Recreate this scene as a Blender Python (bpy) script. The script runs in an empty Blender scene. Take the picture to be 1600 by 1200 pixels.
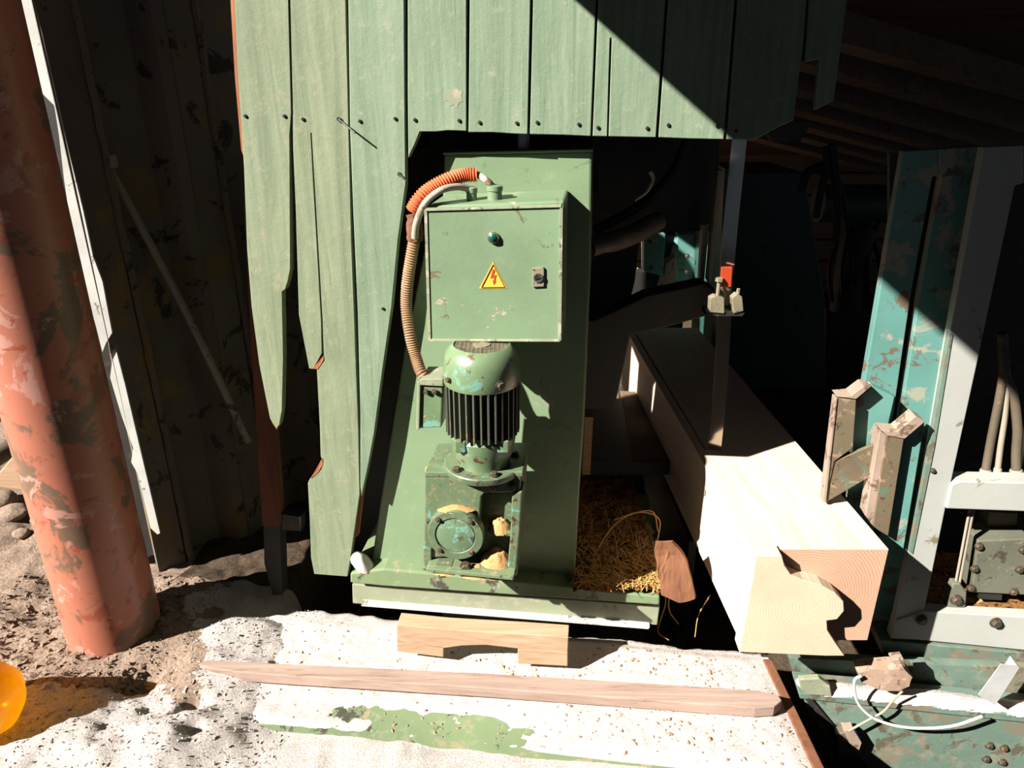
import bpy, bmesh, math, random
from mathutils import Vector, Matrix, noise
random.seed(7)
S = bpy.context.scene
COL = S.collection
R = math.radians

# ------------------------------------------------------------------ camera, world, sun, exposure
F_PX, PITCH, CAMH = 1140.0, 22.4, 1.62
cam_d = bpy.data.cameras.new('camera'); cam = bpy.data.objects.new('camera', cam_d); COL.objects.link(cam)
cam.location = (0, 0, CAMH); cam.rotation_euler = (R(90-PITCH), 0, 0)
cam_d.sensor_width = 36; cam_d.lens = 36*F_PX/1600; cam_d.clip_start = .02
S.camera = cam
w = bpy.data.worlds.new('sky'); S.world = w; w.use_nodes = True
bg = w.node_tree.nodes['Background']; bg.inputs[0].default_value = (.55, .68, .9, 1); bg.inputs[1].default_value = .028
LDIR = Vector((1.75, 1.0, -1.42)).normalized()
sd = bpy.data.lights.new('sun', 'SUN'); sd.energy = 4.6; sd.angle = R(.55); sd.color = (1, .97, .92)
so = bpy.data.objects.new('sun', sd); COL.objects.link(so); so.location = (-4, -2, 5)
so.rotation_euler = LDIR.to_track_quat('-Z', 'Y').to_euler()
V = S.view_settings
S.display_settings.display_device = 'sRGB'
V.view_transform = 'Standard'; V.look = 'None'; V.gamma = 1; V.use_curve_mapping = False; V.exposure = 2.0

# ------------------------------------------------------------------ measuring: photograph pixel -> point on a real plane
_c, _s = math.cos(R(PITCH)), math.sin(R(PITCH))
CAM = Vector((0, 0, CAMH))
def ray(x, y):
    a, b = (x-800)/F_PX, (600-y)/F_PX
    return Vector((a, _c+_s*b, -_s+_c*b))
YAW = 6.5
def nrm(yaw=YAW): return Vector((math.sin(R(yaw)), math.cos(R(yaw)), 0))
def PP(x, y, y0, yaw=YAW):
    n = nrm(yaw); d = ray(x, y)
    return CAM+d*((Vector((0, y0, 0))-CAM).dot(n)/d.dot(n))
def PZ(x, y, z):
    d = ray(x, y); return CAM+d*((z-CAMH)/d.z)
def PY(x, y, Y): return PP(x, y, Y, 0)

# ------------------------------------------------------------------ object helpers
def link(o): COL.objects.link(o); return o
def tag(o, label=None, cat=None, group=None, kind=None):
    if label: o['label'] = label
    if cat: o['category'] = cat
    if group: o['group'] = group
    if kind: o['kind'] = kind
    return o
def thing(name, label, cat, loc=(0, 0, 0), group=None, kind=None):
    o = link(bpy.data.objects.new(name, None)); o.location = loc; o.empty_display_size = .05
    return tag(o, label, cat, group, kind)
def wloc(p):
    v = Vector(p.location)
    while p.parent: p = p.parent; v += Vector(p.location)
    return v
def obj(name, bm, mats, parent=None, smooth=False, bevel=0, bseg=2):
    """one mesh object; its origin goes to the middle of its foot"""
    bmesh.ops.recalc_face_normals(bm, faces=bm.faces)
    vs = [v.co for v in bm.verts]
    lo = Vector([min(v[i] for v in vs) for i in range(3)]); hi = Vector([max(v[i] for v in vs) for i in range(3)])
    org = Vector(((lo.x+hi.x)/2, (lo.y+hi.y)/2, lo.z))
    for v in bm.verts: v.co -= org
    me = bpy.data.meshes.new(name); bm.to_mesh(me); bm.free()
    for m in (mats if isinstance(mats, (list, tuple)) else [mats]): me.materials.append(m)
    if smooth:
        for p in me.polygons: p.use_smooth = True
        try: me.set_sharp_from_angle(angle=R(38))
        except Exception: pass
    o = link(bpy.data.objects.new(name, me))
    if parent: o.parent = parent; o.location = org-wloc(parent)
    else: o.location = org
    if bevel:
        b = o.modifiers.new('bevel', 'BEVEL'); b.width = bevel; b.segments = bseg; b.limit_method = 'ANGLE'; b.angle_limit = R(40)
    return o
def inst(name, me, parent, loc, rot=None):
    o = link(bpy.data.objects.new(name, me)); o.parent = parent
    o.location = Vector(loc)-(wloc(parent) if parent else Vector())
    if rot is not None: o.rotation_euler = rot
    return o
def meshdata(name, bm, mat, smooth=False):
    bmesh.ops.recalc_face_normals(bm, faces=bm.faces)
    me = bpy.data.meshes.new(name); bm.to_mesh(me); bm.free(); me.materials.append(mat)
    if smooth:
        for p in me.polygons: p.use_smooth = True
        try: me.set_sharp_from_angle(angle=R(38))
        except Exception: pass
    return me

# ------------------------------------------------------------------ shape helpers (all add to a bmesh)
def BM(): return bmesh.new()
def prism_pts(bm, pts, ext, mi_front=0):
    a = [bm.verts.new(p) for p in pts]; b = [bm.verts.new(p+ext) for p in pts]; n = len(a)
    fs = [bm.faces.new(a), bm.faces.new(list(reversed(b)))]
    fs[0].material_index = mi_front
    for i in range(n): bm.faces.new((a[i], b[i], b[(i+1) % n], a[(i+1) % n]))
    return bm
def prism(poly, y0, depth, yaw=YAW, bm=None, mi_front=0):
    """front outline on an upright plane, pushed back by its real depth"""
    return prism_pts(bm or BM(), [PP(x, y, y0, yaw) for x, y in poly], nrm(yaw)*depth, mi_front)
def slab(poly, z, thick, bm=None):
    return prism_pts(bm or BM(), [PZ(x, y, z) for x, y in poly], Vector((0, 0, -thick)))
def box(bm, c, size, rot=None):
    m = Matrix.Translation(Vector(c)) @ (rot.to_4x4() if rot is not None else Matrix.Identity(4)) @ Matrix.Diagonal((size[0], size[1], size[2], 1))
    bmesh.ops.create_cube(bm, size=1, matrix=m); return bm
def basis(d, up=Vector((0, 0, 1))):
    d = d.normalized()
    if abs(d.dot(up)) > .98: up = Vector((0, 1, 0))
    x = up.cross(d).normalized(); y = d.cross(x)
    return x, y, d
def bar(bm, a, b, wx, wy):
    a, b = Vector(a), Vector(b); x, y, d = basis(b-a)
    m = Matrix((x, y, d)).transposed()
    return box(bm, (a+b)/2, (wx, wy, (b-a).length), m)
def catmull(P, n):
    P = [Vector(p) for p in P]
    if len(P) < 3: return [P[0].lerp(P[-1], i/n) for i in range(n+1)]
    out = []
    Q = [P[0]*2-P[1]]+P+[P[-1]*2-P[-2]]
    for i in range(1, len(Q)-2):
        p0, p1, p2, p3 = Q[i-1:i+3]
        for k in range(n):
            t = k/n
            out.append(.5*((2*p1)+(-p0+p2)*t+(2*p0-5*p1+4*p2-p3)*t*t+(-p0+3*p1-3*p2+p3)*t**3))
    out.append(P[-1]); return out
def tube(bm, pts, r, seg=10, smooth_n=8, ridge=0, ridge_n=2):
    """round tube along a smooth path; ridge > 0 makes it corrugated"""
    P = catmull(pts, smooth_n) if smooth_n else [Vector(p) for p in pts]
    if ridge:                                           # resample evenly
        L = [0]
        for i in range(1, len(P)): L.append(L[-1]+(P[i]-P[i-1]).length)
        N = int(L[-1]/ridge_n); Q = []; j = 0
        for k in range(N+1):
            s = L[-1]*k/N
            while j < len(L)-2 and L[j+1] < s: j += 1
            t = (s-L[j])/max(1e-9, L[j+1]-L[j]); Q.append(P[j].lerp(P[j+1], t))
        P = Q
    rings = []; x = None
    for i, p in enumerate(P):
        d = (P[min(i+1, len(P)-1)]-P[max(i-1, 0)]).normalized()
        if x is None: x, y, _ = basis(d)
        else:
            x = (x-d*x.dot(d)).normalized(); y = d.cross(x)
        rr = (r(i/(len(P)-1)) if callable(r) else r)+(ridge*(1 if i % 2 else -1) if ridge else 0)
        rings.append([bm.verts.new(p+(x*math.cos(2*math.pi*k/seg)+y*math.sin(2*math.pi*k/seg))*rr) for k in range(seg)])
    for a, b in zip(rings, rings[1:]):
        for k in range(seg): bm.faces.new((a[k], a[(k+1) % seg], b[(k+1) % seg], b[k]))
    bm.faces.new(list(reversed(rings[0]))); bm.faces.new(rings[-1])
    return bm
def lathe(bm, prof, c, axis=Vector((0, 0, 1)), seg=32, cap=True):
    x, y, d = basis(axis); c = Vector(c); rings = []
    for r, h in prof:
        rings.append([bm.verts.new(c+d*h+(x*math.cos(2*math.pi*k/seg)+y*math.sin(2*math.pi*k/seg))*max(r, 1e-4)) for k in range(seg)])
    for a, b in zip(rings, rings[1:]):
        for k in range(seg): bm.faces.new((a[k], a[(k+1) % seg], b[(k+1) % seg], b[k]))
    if cap: bm.faces.new(list(reversed(rings[0]))); bm.faces.new(rings[-1])
    return bm
def hexbolt(name, r, h, mat):
    """bolt head with washer, axis along -Y (towards the viewer)"""
    bm = BM(); ax = Vector((0, -1, 0))
    lathe(bm, [(r*1.25, 0), (r*1.25, h*.25)], (0, 0, 0), ax, 16)
    lathe(bm, [(r, h*.2), (r, h*.85), (r*.8, h)], (0, 0, 0), ax, 6)
    return meshdata(name, bm, mat)
def subdiv_jitter(bm, amp, freq, cuts=1):
    bmesh.ops.triangulate(bm, faces=bm.faces)
    bmesh.ops.subdivide_edges(bm, edges=bm.edges, cuts=cuts, use_grid_fill=True)
    for v in bm.verts: v.co += noise.noise_vector(v.co*freq)*amp
    return bm

# ------------------------------------------------------------------ materials
K_ALB = .74
def srgb(r, g, b):
    return tuple(K_ALB*((c/255)/12.92 if c/255 <= .04045 else ((c/255+.055)/1.055)**2.4) for c in (r, g, b))+(1,)
def new_mat(name):
    m = bpy.data.materials.new(name); m.use_nodes = True; nt = m.node_tree
    return m, nt, nt.nodes['Principled BSDF']
def nd(nt, typ, **kw):
    n = nt.nodes.new(typ)
    for k, v in kw.items(): setattr(n, k, v)
    return n
def coords(nt, scale=(1, 1, 1), rnd=True):
    tc = nd(nt, 'ShaderNodeTexCoord'); mp = nd(nt, 'ShaderNodeMapping'); mp.inputs['Scale'].default_value = scale
    if rnd:
        oi = nd(nt, 'ShaderNodeObjectInfo'); mu = nd(nt, 'ShaderNodeMath', operation='MULTIPLY'); mu.inputs[1].default_value = 17.
        nt.links.new(oi.outputs['Random'], mu.inputs[0]); nt.links.new(mu.outputs[0], mp.inputs['Location'])
    nt.links.new(tc.outputs['Object'], mp.inputs[0]); return mp.outputs[0]
def noise_n(nt, vec, scale, detail=6, rough=.6, dist=0):
    n = nd(nt, 'ShaderNodeTexNoise'); n.inputs['Scale'].default_value = scale; n.inputs['Detail'].default_value = detail
    n.inputs['Roughness'].default_value = rough; n.inputs['Distortion'].default_value = dist
    nt.links.new(vec, n.inputs['Vector']); return n.outputs['Fac']
def ramp(nt, fac, stops):
    r = nd(nt, 'ShaderNodeValToRGB'); cr = r.color_ramp
    while len(cr.elements) < len(stops): cr.elements.new(.5)
    for e, (p, c) in zip(cr.elements, stops):
        e.position = p; e.color = c if isinstance(c, (tuple, list)) else (c, c, c, 1)
    nt.links.new(fac, r.inputs[0]); return r.outputs[0]
def mix(nt, fac, a, b, blend='MIX'):
    m = nd(nt, 'ShaderNodeMix', data_type='RGBA', blend_type=blend)
    for s, v in ((m.inputs[0], fac), (m.inputs[6], a), (m.inputs[7], b)):
        if isinstance(v, (int, float)): s.default_value = v
        elif isinstance(v, tuple): s.default_value = v
        else: nt.links.new(v, s)
    return m.outputs[2]
def bump(nt, bsdf, h, strength=.3, dist=.002):
    b = nd(nt, 'ShaderNodeBump'); b.inputs['Strength'].default_value = strength; b.inputs['Distance'].default_value = dist
    nt.links.new(h, b.inputs['Height']); nt.links.new(b.outputs[0], bsdf.inputs['Normal'])
def mul(c, k): return (c[0]*k, c[1]*k, c[2]*k, 1)

def m_paint(name, base, chips, amt=.12, scale=10, rough=.5, var=.18, dust=None, dust_amt=.0, metal=0, bmp=.25, spec=.4):
    """worn paint: slow colour drift, chips showing other colours, optional dust film"""
    m, nt, b = new_mat(name); v = coords(nt)
    col = ramp(nt, noise_n(nt, v, scale*.35, 5), [(.3, mul(base, 1-var)), (.7, mul(base, 1+var))])
    h = noise_n(nt, v, scale*8, 4)
    for i, c in enumerate(chips):
        n = noise_n(nt, v, scale*(1+.8*i), 8, .66, .5)
        lo = .5+.145*(1-1.7*amt/(1+.4*i))
        col = mix(nt, ramp(nt, n, [(lo, 0.), (lo+.03, 1.)]), col, c)
    if dust:
        n = noise_n(nt, v, scale*2.6, 8, .72)
        col = mix(nt, ramp(nt, n, [(.6-dust_amt*.6, 0.), (.85-dust_amt*.6, .7)]), col, dust)
    nt.links.new(col, b.inputs['Base Color']); b.inputs['Roughness'].default_value = rough; b.inputs['Metallic'].default_value = metal
    b.inputs['Specular IOR Level'].default_value = spec
    bump(nt, b, h, bmp, .0015); return m
def m_wood(name, c1, c2, axis=2, scale=22, stretch=.06, rough=.75, cracks=None, bmp=.35, dust=None, dust_amt=0, spec=.25):
    m, nt, b = new_mat(name)
    sc = [1, 1, 1]; sc[axis] = stretch
    v = coords(nt, tuple(sc))
    n = noise_n(nt, v, scale, 8, .62, 1.6)
    col = ramp(nt, n, [(.32, c1), (.5, mix_c(c1, c2, .5)), (.68, c2)])
    v2 = coords(nt)
    col = mix(nt, ramp(nt, noise_n(nt, v2, 3.5, 5), [(.35, 0.), (.75, .35)]), col, mul(c1, .8))
    if cracks:
        n3 = noise_n(nt, v, scale*2.6, 10, .75, 1.)
        col = mix(nt, ramp(nt, n3, [(.55, 0.), (.68, .7)]), col, cracks)
    if dust:
        n = noise_n(nt, v2, 30, 10, .8)
        col = mix(nt, ramp(nt, n, [(.62-dust_amt*.5, 0.), (.75-dust_amt*.5, .9)]), col, dust)
    nt.links.new(col, b.inputs['Base Color']); b.inputs['Roughness'].default_value = rough
    b.inputs['Specular IOR Level'].default_value = spec
    bump(nt, b, n, bmp, .003); return m
def mix_c(a, b, t): return tuple(a[i]*(1-t)+b[i]*t for i in range(3))+(1,)
def m_endgrain(name, c1, c2, centre):
    m, nt, b = new_mat(name)
    tc = nd(nt, 'ShaderNodeTexCoord'); mp = nd(nt, 'ShaderNodeMapping'); mp.inputs['Location'].default_value = centre
    nt.links.new(tc.outputs['Object'], mp.inputs[0])
    wv = nd(nt, 'ShaderNodeTexWave', wave_type='RINGS', rings_direction='Y'); wv.inputs['Scale'].default_value = 42
    wv.inputs['Distortion'].default_value = 7; wv.inputs['Detail'].default_value = 4; wv.inputs['Detail Scale'].default_value = .35
    nt.links.new(mp.outputs[0], wv.inputs['Vector'])
    col = ramp(nt, wv.outputs['Fac'], [(.2, c1), (.9, c2)])
    n = noise_n(nt, coords(nt), 9, 8, .65)
    col = mix(nt, ramp(nt, n, [(.4, 0.), (.75, .45)]), col, mul(c2, .78))
    nt.links.new(col, b.inputs['Base Color']); b.inputs['Roughness'].default_value = .85
    bump(nt, b, noise_n(nt, coords(nt, (1, 1, 3)), 120, 4), .3, .002); return m
def m_grain(name, c1, c2, c3, scale=90, rough=.95, bmp=.8, spots=.68, dist=.004, big=None, big_amt=.55):
    """loose granular stuff: sawdust, dirt, bark"""
    m, nt, b = new_mat(name); v = coords(nt, rnd=False)
    n1 = noise_n(nt, v, scale, 6, .75)
    col = ramp(nt, n1, [(.35, c1), (.62, c2)])
    n2 = noise_n(nt, v, scale*.45, 8, .7)
    col = mix(nt, ramp(nt, n2, [(spots, 0.), (spots+.03, 1.)]), col, c3)
    if big:
        n3 = noise_n(nt, v, 2.6, 6, .65)
        col = mix(nt, ramp(nt, n3, [(big_amt-.06, 0.), (big_amt+.1, 1.)]), col, big)
    nt.links.new(col, b.inputs['Base Color']); b.inputs['Roughness'].default_value = rough
    b.inputs['Specular IOR Level'].default_value = .1
    bump(nt, b, n1, bmp, dist); return m
def m_metal(name, c, rough=.35, metal=.9, var=.25, scale=8):
    m, nt, b = new_mat(name); v = coords(nt)
    col = ramp(nt, noise_n(nt, v, scale, 8, .7), [(.3, mul(c, 1-var)), (.7, mul(c, 1+var))])
    nt.links.new(col, b.inputs['Base Color']); b.inputs['Roughness'].default_value = rough; b.inputs['Metallic'].default_value = metal
    return m
def m_flat(name, c, rough=.6, spec=.3):
    return m_paint(name, c, [], 0, 12, rough, .12, bmp=.1, spec=spec)

GREEN = srgb(112, 145, 104); MINT = srgb(124, 150, 118); TEAL = srgb(82, 142, 124); DKG = srgb(44, 74, 56)
RUST = srgb(120, 70, 44); PALE = srgb(190, 176, 156); SAW = srgb(205, 186, 160); SAWY = srgb(196, 152, 98)
M = dict(
 plank=m_wood('green_painted_boards', srgb(110, 128, 102), srgb(140, 154, 128), 2, 26, .05, .7, srgb(92, 104, 82), .6, srgb(160, 156, 134), .12),
 plank_b=m_wood('green_painted_boards_browner', srgb(112, 124, 96), srgb(142, 150, 120), 2, 24, .05, .7, srgb(112, 106, 78), .6, srgb(156, 146, 122), .16),
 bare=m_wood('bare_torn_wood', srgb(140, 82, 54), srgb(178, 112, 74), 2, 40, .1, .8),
 redpost=m_wood('red_brown_post', srgb(92, 54, 42), srgb(124, 74, 56), 2, 20, .06, .8),
 col=m_paint('green_machine_paint', srgb(120, 140, 106), [srgb(140, 142, 116), srgb(104, 122, 90)], .1, 7, .45, .12, srgb(150, 165, 130), .05),
 cab=m_paint('cabinet_green_paint', srgb(118, 139, 106), [srgb(176, 160, 136), srgb(108, 100, 76)], .1, 9, .45, .16, srgb(150, 140, 112), .04),
 cabedge=m_paint('cabinet_worn_edge', srgb(150, 152, 124), [srgb(190, 176, 154), srgb(92, 110, 78)], .4, 26, .55),
 motor=m_paint('motor_green_paint', srgb(104, 124, 90), [srgb(112, 158, 142), srgb(96, 58, 42), srgb(170, 140, 104)], .22, 14, .32, .2, spec=.6),
 gear=m_paint('gearbox_green_paint', srgb(94, 110, 82), [srgb(98, 146, 128), srgb(70, 52, 40)], .2, 20, .4, .22, SAWY, .1, spec=.5),
 capp=m_paint('cover_cap_paint', srgb(98, 118, 88), [srgb(112, 156, 142), srgb(84, 74, 58)], .42, 26, .4, .2, spec=.5),
 fin=m_paint('motor_fin_paint', srgb(84, 88, 72), [srgb(120, 96, 76)], .25, 18, .5),
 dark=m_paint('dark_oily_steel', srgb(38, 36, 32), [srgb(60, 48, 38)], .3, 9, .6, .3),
 black=m_flat('black_rubber', srgb(22, 21, 20), .55),
 base=m_paint('worn_base_paint', srgb(116, 132, 96), [srgb(72, 70, 60), srgb(150, 140, 112)], .28, 8, .5, .18, PALE, .08),
 rail=m_paint('pale_olive_rail_paint', srgb(138, 142, 116), [srgb(104, 108, 84)], .15, 8, .5, .15, SAW, .1),
 steel=m_metal('bright_steel', srgb(176, 170, 158), .3),
 blade=m_metal('polished_blade_steel', srgb(200, 192, 176), .12, 1., .1, 5),
 bolt=m_paint('oily_bolt_steel', srgb(92, 82, 68), [srgb(140, 110, 80)], .25, 60, .45, metal=.4),
 pipe=m_paint('red_primer_pipe', srgb(176, 108, 86), [srgb(118, 94, 76), srgb(190, 138, 122), srgb(162, 80, 58)], .42, 5, .38, .16, srgb(150, 118, 98), .12),
 pile=m_paint('dark_rusty_sheet', srgb(104, 94, 82), [srgb(120, 100, 62), srgb(58, 50, 44)], .36, 5, .8, .3),
 flange=m_paint('pale_galvanised_edge', srgb(186, 184, 176), [srgb(120, 112, 100)], .14, 16, .6),
 brace=m_paint('grey_brace_pipe', srgb(150, 140, 122), [srgb(80, 66, 46)], .25, 9, .6),
 beam=m_wood('fresh_sawn_timber', srgb(214, 186, 158), srgb(236, 214, 190), 1, 30, .05, .7, None, .3),
 beam_end=m_endgrain('timber_end_grain', srgb(224, 194, 166), srgb(216, 180, 150), (-.02, 0, -.16)),
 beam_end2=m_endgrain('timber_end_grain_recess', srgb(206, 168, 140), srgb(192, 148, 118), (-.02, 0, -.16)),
 board=m_wood('grey_brown_board', srgb(150, 126, 112), srgb(180, 156, 140), 0, 30, .05, .8, srgb(110, 72, 50), .4),
 board2=m_wood('new_tan_block', srgb(168, 136, 106), srgb(194, 164, 134), 0, 34, .06, .75),
 post=m_paint('teal_worn_paint', srgb(94, 140, 130), [srgb(150, 150, 132), srgb(104, 92, 72)], .36, 7, .5, .16),
 teal=m_paint('teal_paint', srgb(98, 118, 104), [srgb(116, 110, 92), srgb(88, 82, 66)], .46, 8, .55, .18, srgb(150, 140, 120), .16),
 pale=m_paint('pale_grey_green_frame', srgb(166, 166, 158), [srgb(120, 112, 92), srgb(170, 166, 154)], .18, 6, .5, .1),
 dog=m_paint('worn_dog_steel', srgb(108, 94, 74), [srgb(84, 112, 94), srgb(146, 120, 100), srgb(72, 60, 48)], .36, 14, .5, .2),
 dogp=m_paint('pale_worn_steel', srgb(152, 132, 116), [srgb(108, 86, 70)], .34, 16, .5),
 hose=m_paint('brown_grey_hose', srgb(94, 82, 66), [srgb(120, 96, 66)], .2, 20, .6),
 valve=m_paint('olive_valve_block', srgb(98, 98, 82), [srgb(72, 64, 52), srgb(130, 122, 100)], .25, 18, .5),
 conduit=m_paint('brown_wrapped_conduit', srgb(146, 112, 80), [srgb(180, 150, 116)], .25, 50, .7),
 orange=m_flat('orange_corrugated_plastic', srgb(216, 104, 66), .4),
 cable=m_paint('grey_cable', srgb(168, 158, 140), [srgb(140, 110, 80)], .2, 30, .5),
 clay=m_paint('caked_sawdust', srgb(156, 128, 108), [srgb(176, 150, 132), srgb(120, 92, 74)], .35, 24, .9),
 white=m_flat('white_cable', srgb(214, 206, 196), .5),
 sawdust=m_grain('pale_sawdust', srgb(176, 160, 150), srgb(234, 224, 216), srgb(160, 122, 104), 230, bmp=.9, spots=.7),
 sawdust_y=m_grain('yellow_sawdust', srgb(176, 132, 84), srgb(206, 162, 108), srgb(120, 76, 46), 150, bmp=.8, spots=.7),
 ground=m_grain('sawdust_and_dirt', srgb(186, 170, 160), srgb(238, 228, 220), srgb(150, 122, 104), 190, bmp=1., spots=.66, dist=.008),
 earth=m_grain('brown_earth', srgb(130, 108, 92), srgb(184, 160, 140), srgb(98, 78, 64), 110, bmp=1., spots=.62, dist=.009),
 dirt=m_grain('dirt_and_shade', srgb(66, 54, 44), srgb(96, 80, 64), srgb(40, 34, 28), 60, bmp=1., dist=.008),
 bark=m_grain('bark_and_chips', srgb(112, 76, 44), srgb(170, 124, 72), srgb(72, 38, 24), 80, bmp=1., spots=.55, dist=.01),
 strand=m_flat('yellow_bark_fibre', srgb(190, 146, 84), .8),
 barkp=m_wood('red_brown_bark', srgb(104, 66, 46), srgb(136, 90, 62), 2, 18, .2, .85),
 chip=m_flat('red_brown_wood_chip', srgb(176, 128, 106), .85),
 roofwood=m_wood('roof_timber', srgb(74, 48, 38), srgb(98, 66, 50), 0, 16, .1, .85),
 wallwood=m_wood('old_wall_boards', srgb(104, 84, 66), srgb(132, 108, 86), 0, 14, .06, .85),
 bgreen=m_paint('dark_green_guard', srgb(44, 78, 68), [srgb(60, 66, 54)], .12, 5, .5),
 yellow=m_flat('yellow_sticker', srgb(214, 176, 70), .5),
 red=m_flat('red_print', srgb(176, 66, 30), .5),
 plate=m_paint('lock_plate_steel', srgb(150, 140, 116), [srgb(100, 84, 60)], .25, 60, .4, metal=.3),
 foam=m_flat('white_sack', srgb(214, 208, 196), .7),
 alu=m_paint('aluminium_profile', srgb(184, 182, 178), [srgb(150, 140, 128)], .15, 20, .35, metal=.2),
)
mg, nt, b = new_mat('green_lamp_lens'); b.inputs['Base Color'].default_value = srgb(20, 92, 74); b.inputs['Roughness'].default_value = .12
nz = noise_n(nt, coords(nt), 60); nt.links.new(ramp(nt, nz, [(.3, srgb(14, 70, 58)), (.7, srgb(26, 104, 84))]), b.inputs['Base Color'])
M['lens'] = mg
mo, nt, b = new_mat('orange_translucent_plastic')
nt.links.new(ramp(nt, noise_n(nt, coords(nt), 7), [(.3, srgb(255, 176, 20)), (.7, srgb(255, 205, 40))]), b.inputs['Base Color'])
b.inputs['Roughness'].default_value = .2
tp = nd(nt, 'ShaderNodeBsdfTransparent'); tp.inputs[0].default_value = (1, .66, .1, 1)
tl = nd(nt, 'ShaderNodeBsdfTranslucent'); tl.inputs[0].default_value = (1, .62, .05, 1)
m1 = nd(nt, 'ShaderNodeMixShader'); m1.inputs[0].default_value = .55; m2 = nd(nt, 'ShaderNodeMixShader'); m2.inputs[0].default_value = .68
nt.links.new(tl.outputs[0], m1.inputs[1]); nt.links.new(b.outputs[0], m1.inputs[2])
nt.links.new(tp.outputs[0], m2.inputs[1]); nt.links.new(m1.outputs[0], m2.inputs[2]); nt.links.new(m2.outputs[0], nt.nodes['Material Output'].inputs['Surface'])
M['amber'] = mo

# ------------------------------------------------------------------ the setting: floor
def sstep(a, b, x):
    t = max(0, min(1, (x-a)/(b-a))); return t*t*(3-2*t)
def fbm(x, y, s, o=4): return noise.fractal(Vector((x*s, y*s, 3.7)), 1., 2., o)
DIPS = [(PZ(*q, -.06).x, PZ(*q, -.06).y, r_, d_) for q, r_, d_ in (((225, 1075), .055, .05), ((298, 1125), .035, .06), ((308, 1165), .035, .055), ((235, 1130), .02, .03), ((130, 1180), .03, .03), ((60, 960), .05, .03))]
def floor_h(x, y):
    left = sstep(-.75, -1.05, x)
    h = -.064+.012*fbm(x, y, 5)+.006*fbm(x, y, 22, 3)
    h += left*(.03+.03*fbm(x+4, y, 3.2)+.016*fbm(x, y, 11, 5))
    h += .075*math.exp(-((x+1.17)**2+(y-1.45)**2)/.02)*(.6+.5*fbm(x, y, 9))+.06*math.exp(-((x+.93)**2+(y-1.42)**2)/.012)
    h += sstep(-1.3, -2.2, x)*sstep(1.8, 2.6, y)*.12*(1+.8*fbm(x, y, 4))
    h += .036*math.exp(-((x+.86)/.13)**4)*sstep(2.0, 1.9, y)*sstep(1.3, 1.5, y)
    h += .035*math.exp(-((x+1.2)**2+(y-1.75)**2)/.09)
    for (fx, fy, fr, fd) in DIPS: h -= fd*math.exp(-(((x-fx)**2+(y-fy)**2)/(fr*(1+.7*fbm(x, y, 12, 3)))**2)**1.2)
    pit = sstep(.0, .06, y-(1.935-.137*x))*sstep(-.80, -.72, x)*sstep(3.4, 3.2, y)
    pit = max(pit, sstep(.80, .84, x)*sstep(3.4, 3.2, y))
    return h*(1-pit)+pit*(-.33+.02*fbm(x, y, 6))
def axis_pts(lo, a, b, hi, fine, coarse):
    v = []; x = lo
    while x < hi:
        v.append(x); x += fine if a <= x <= b else coarse
    v.append(hi); return v
xs = axis_pts(-6, -2.0, .9, 4, .0125, .12); ys = axis_pts(-1.5, 1.1, 2.5, 8, .0125, .12)
bm = BM(); G = [[bm.verts.new((x, y, floor_h(x, y))) for x in xs] for y in ys]
for j in range(len(ys)-1):
    for i in range(len(xs)-1):
        f = bm.faces.new((G[j][i], G[j][i+1], G[j+1][i+1], G[j+1][i])); f.smooth = True
        c_ = f.calc_center_median()
        if (c_.z < -.1 and c_.x > -.74) or (c_.x > .81) or (c_.y > 2.15 and c_.x > -1.2): f.material_index = 1  # dark dirt colour also puts in the shade under and behind the saw
        elif c_.x < -.98+.14*fbm(c_.x, c_.y, 6) and c_.y > 1.60+.1*fbm(c_.x, c_.y+5, 5): f.material_index = 2
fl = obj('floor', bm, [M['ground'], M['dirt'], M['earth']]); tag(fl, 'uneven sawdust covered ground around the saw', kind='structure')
for p in fl.data.polygons: p.use_smooth = True

bm = BM(); rnd = random.Random(21)
for k in range(5200):
    x = rnd.uniform(-1.75, -.62); y = rnd.uniform(1.3, 2.15); s_ = rnd.choice((.003, .004, .005, .006, .008, .012) if x < -1.1 and y > 1.6 else (.0025, .003, .004, .005))
    c = Vector((x, y, floor_h(x, y)+s_*.3)); V4 = [bm.verts.new(c+Vector((rnd.gauss(0, 1), rnd.gauss(0, 1), rnd.gauss(0, .6)+.3))*s_*.7) for _ in range(4)]
    for a_ in ((0, 1, 2), (0, 3, 1), (1, 3, 2), (2, 3, 0)): bm.faces.new([V4[i] for i in a_]).material_index = int(x < -1 and y > 1.62)
tag(obj('crumbs', bm, [M['ground'], M['earth']], fl), kind='stuff')

# ------------------------------------------------------------------ the setting: lean-to roof with rafters (its left verge casts the diagonal shade)
def roof_z(y): return 2.2-.27*(y-1.9)
def proof(x, y):
    d = ray(x, y); n = Vector((0, .27, 1)); c = 2.2+.27*1.9
    return CAM+d*((c-n.dot(CAM))/n.dot(d))
roof = thing('ceiling', 'dark lean-to timber roof with rafters over the saw hall', None, (-.44, 1.9, roof_z(1.9)), kind='structure')
bm = BM()
prism_pts(bm, [Vector((-.40, 1.9, roof_z(1.9)+.02)), Vector((-.495, 1.546, roof_z(1.546)+.02)), Vector((-.70, .88, roof_z(.88)+.02)), Vector((-1.18, -.8, roof_z(-.8)+.02)), Vector((4.5, -.8, roof_z(-.8)+.02)), Vector((4.5, 6.1, roof_z(6.1)+.02)), Vector((-.40, 6.1, roof_z(6.1)+.02))], Vector((0, 0, .03)))
obj('roof_shade_deck', bm, M['roofwood'], roof)
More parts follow.
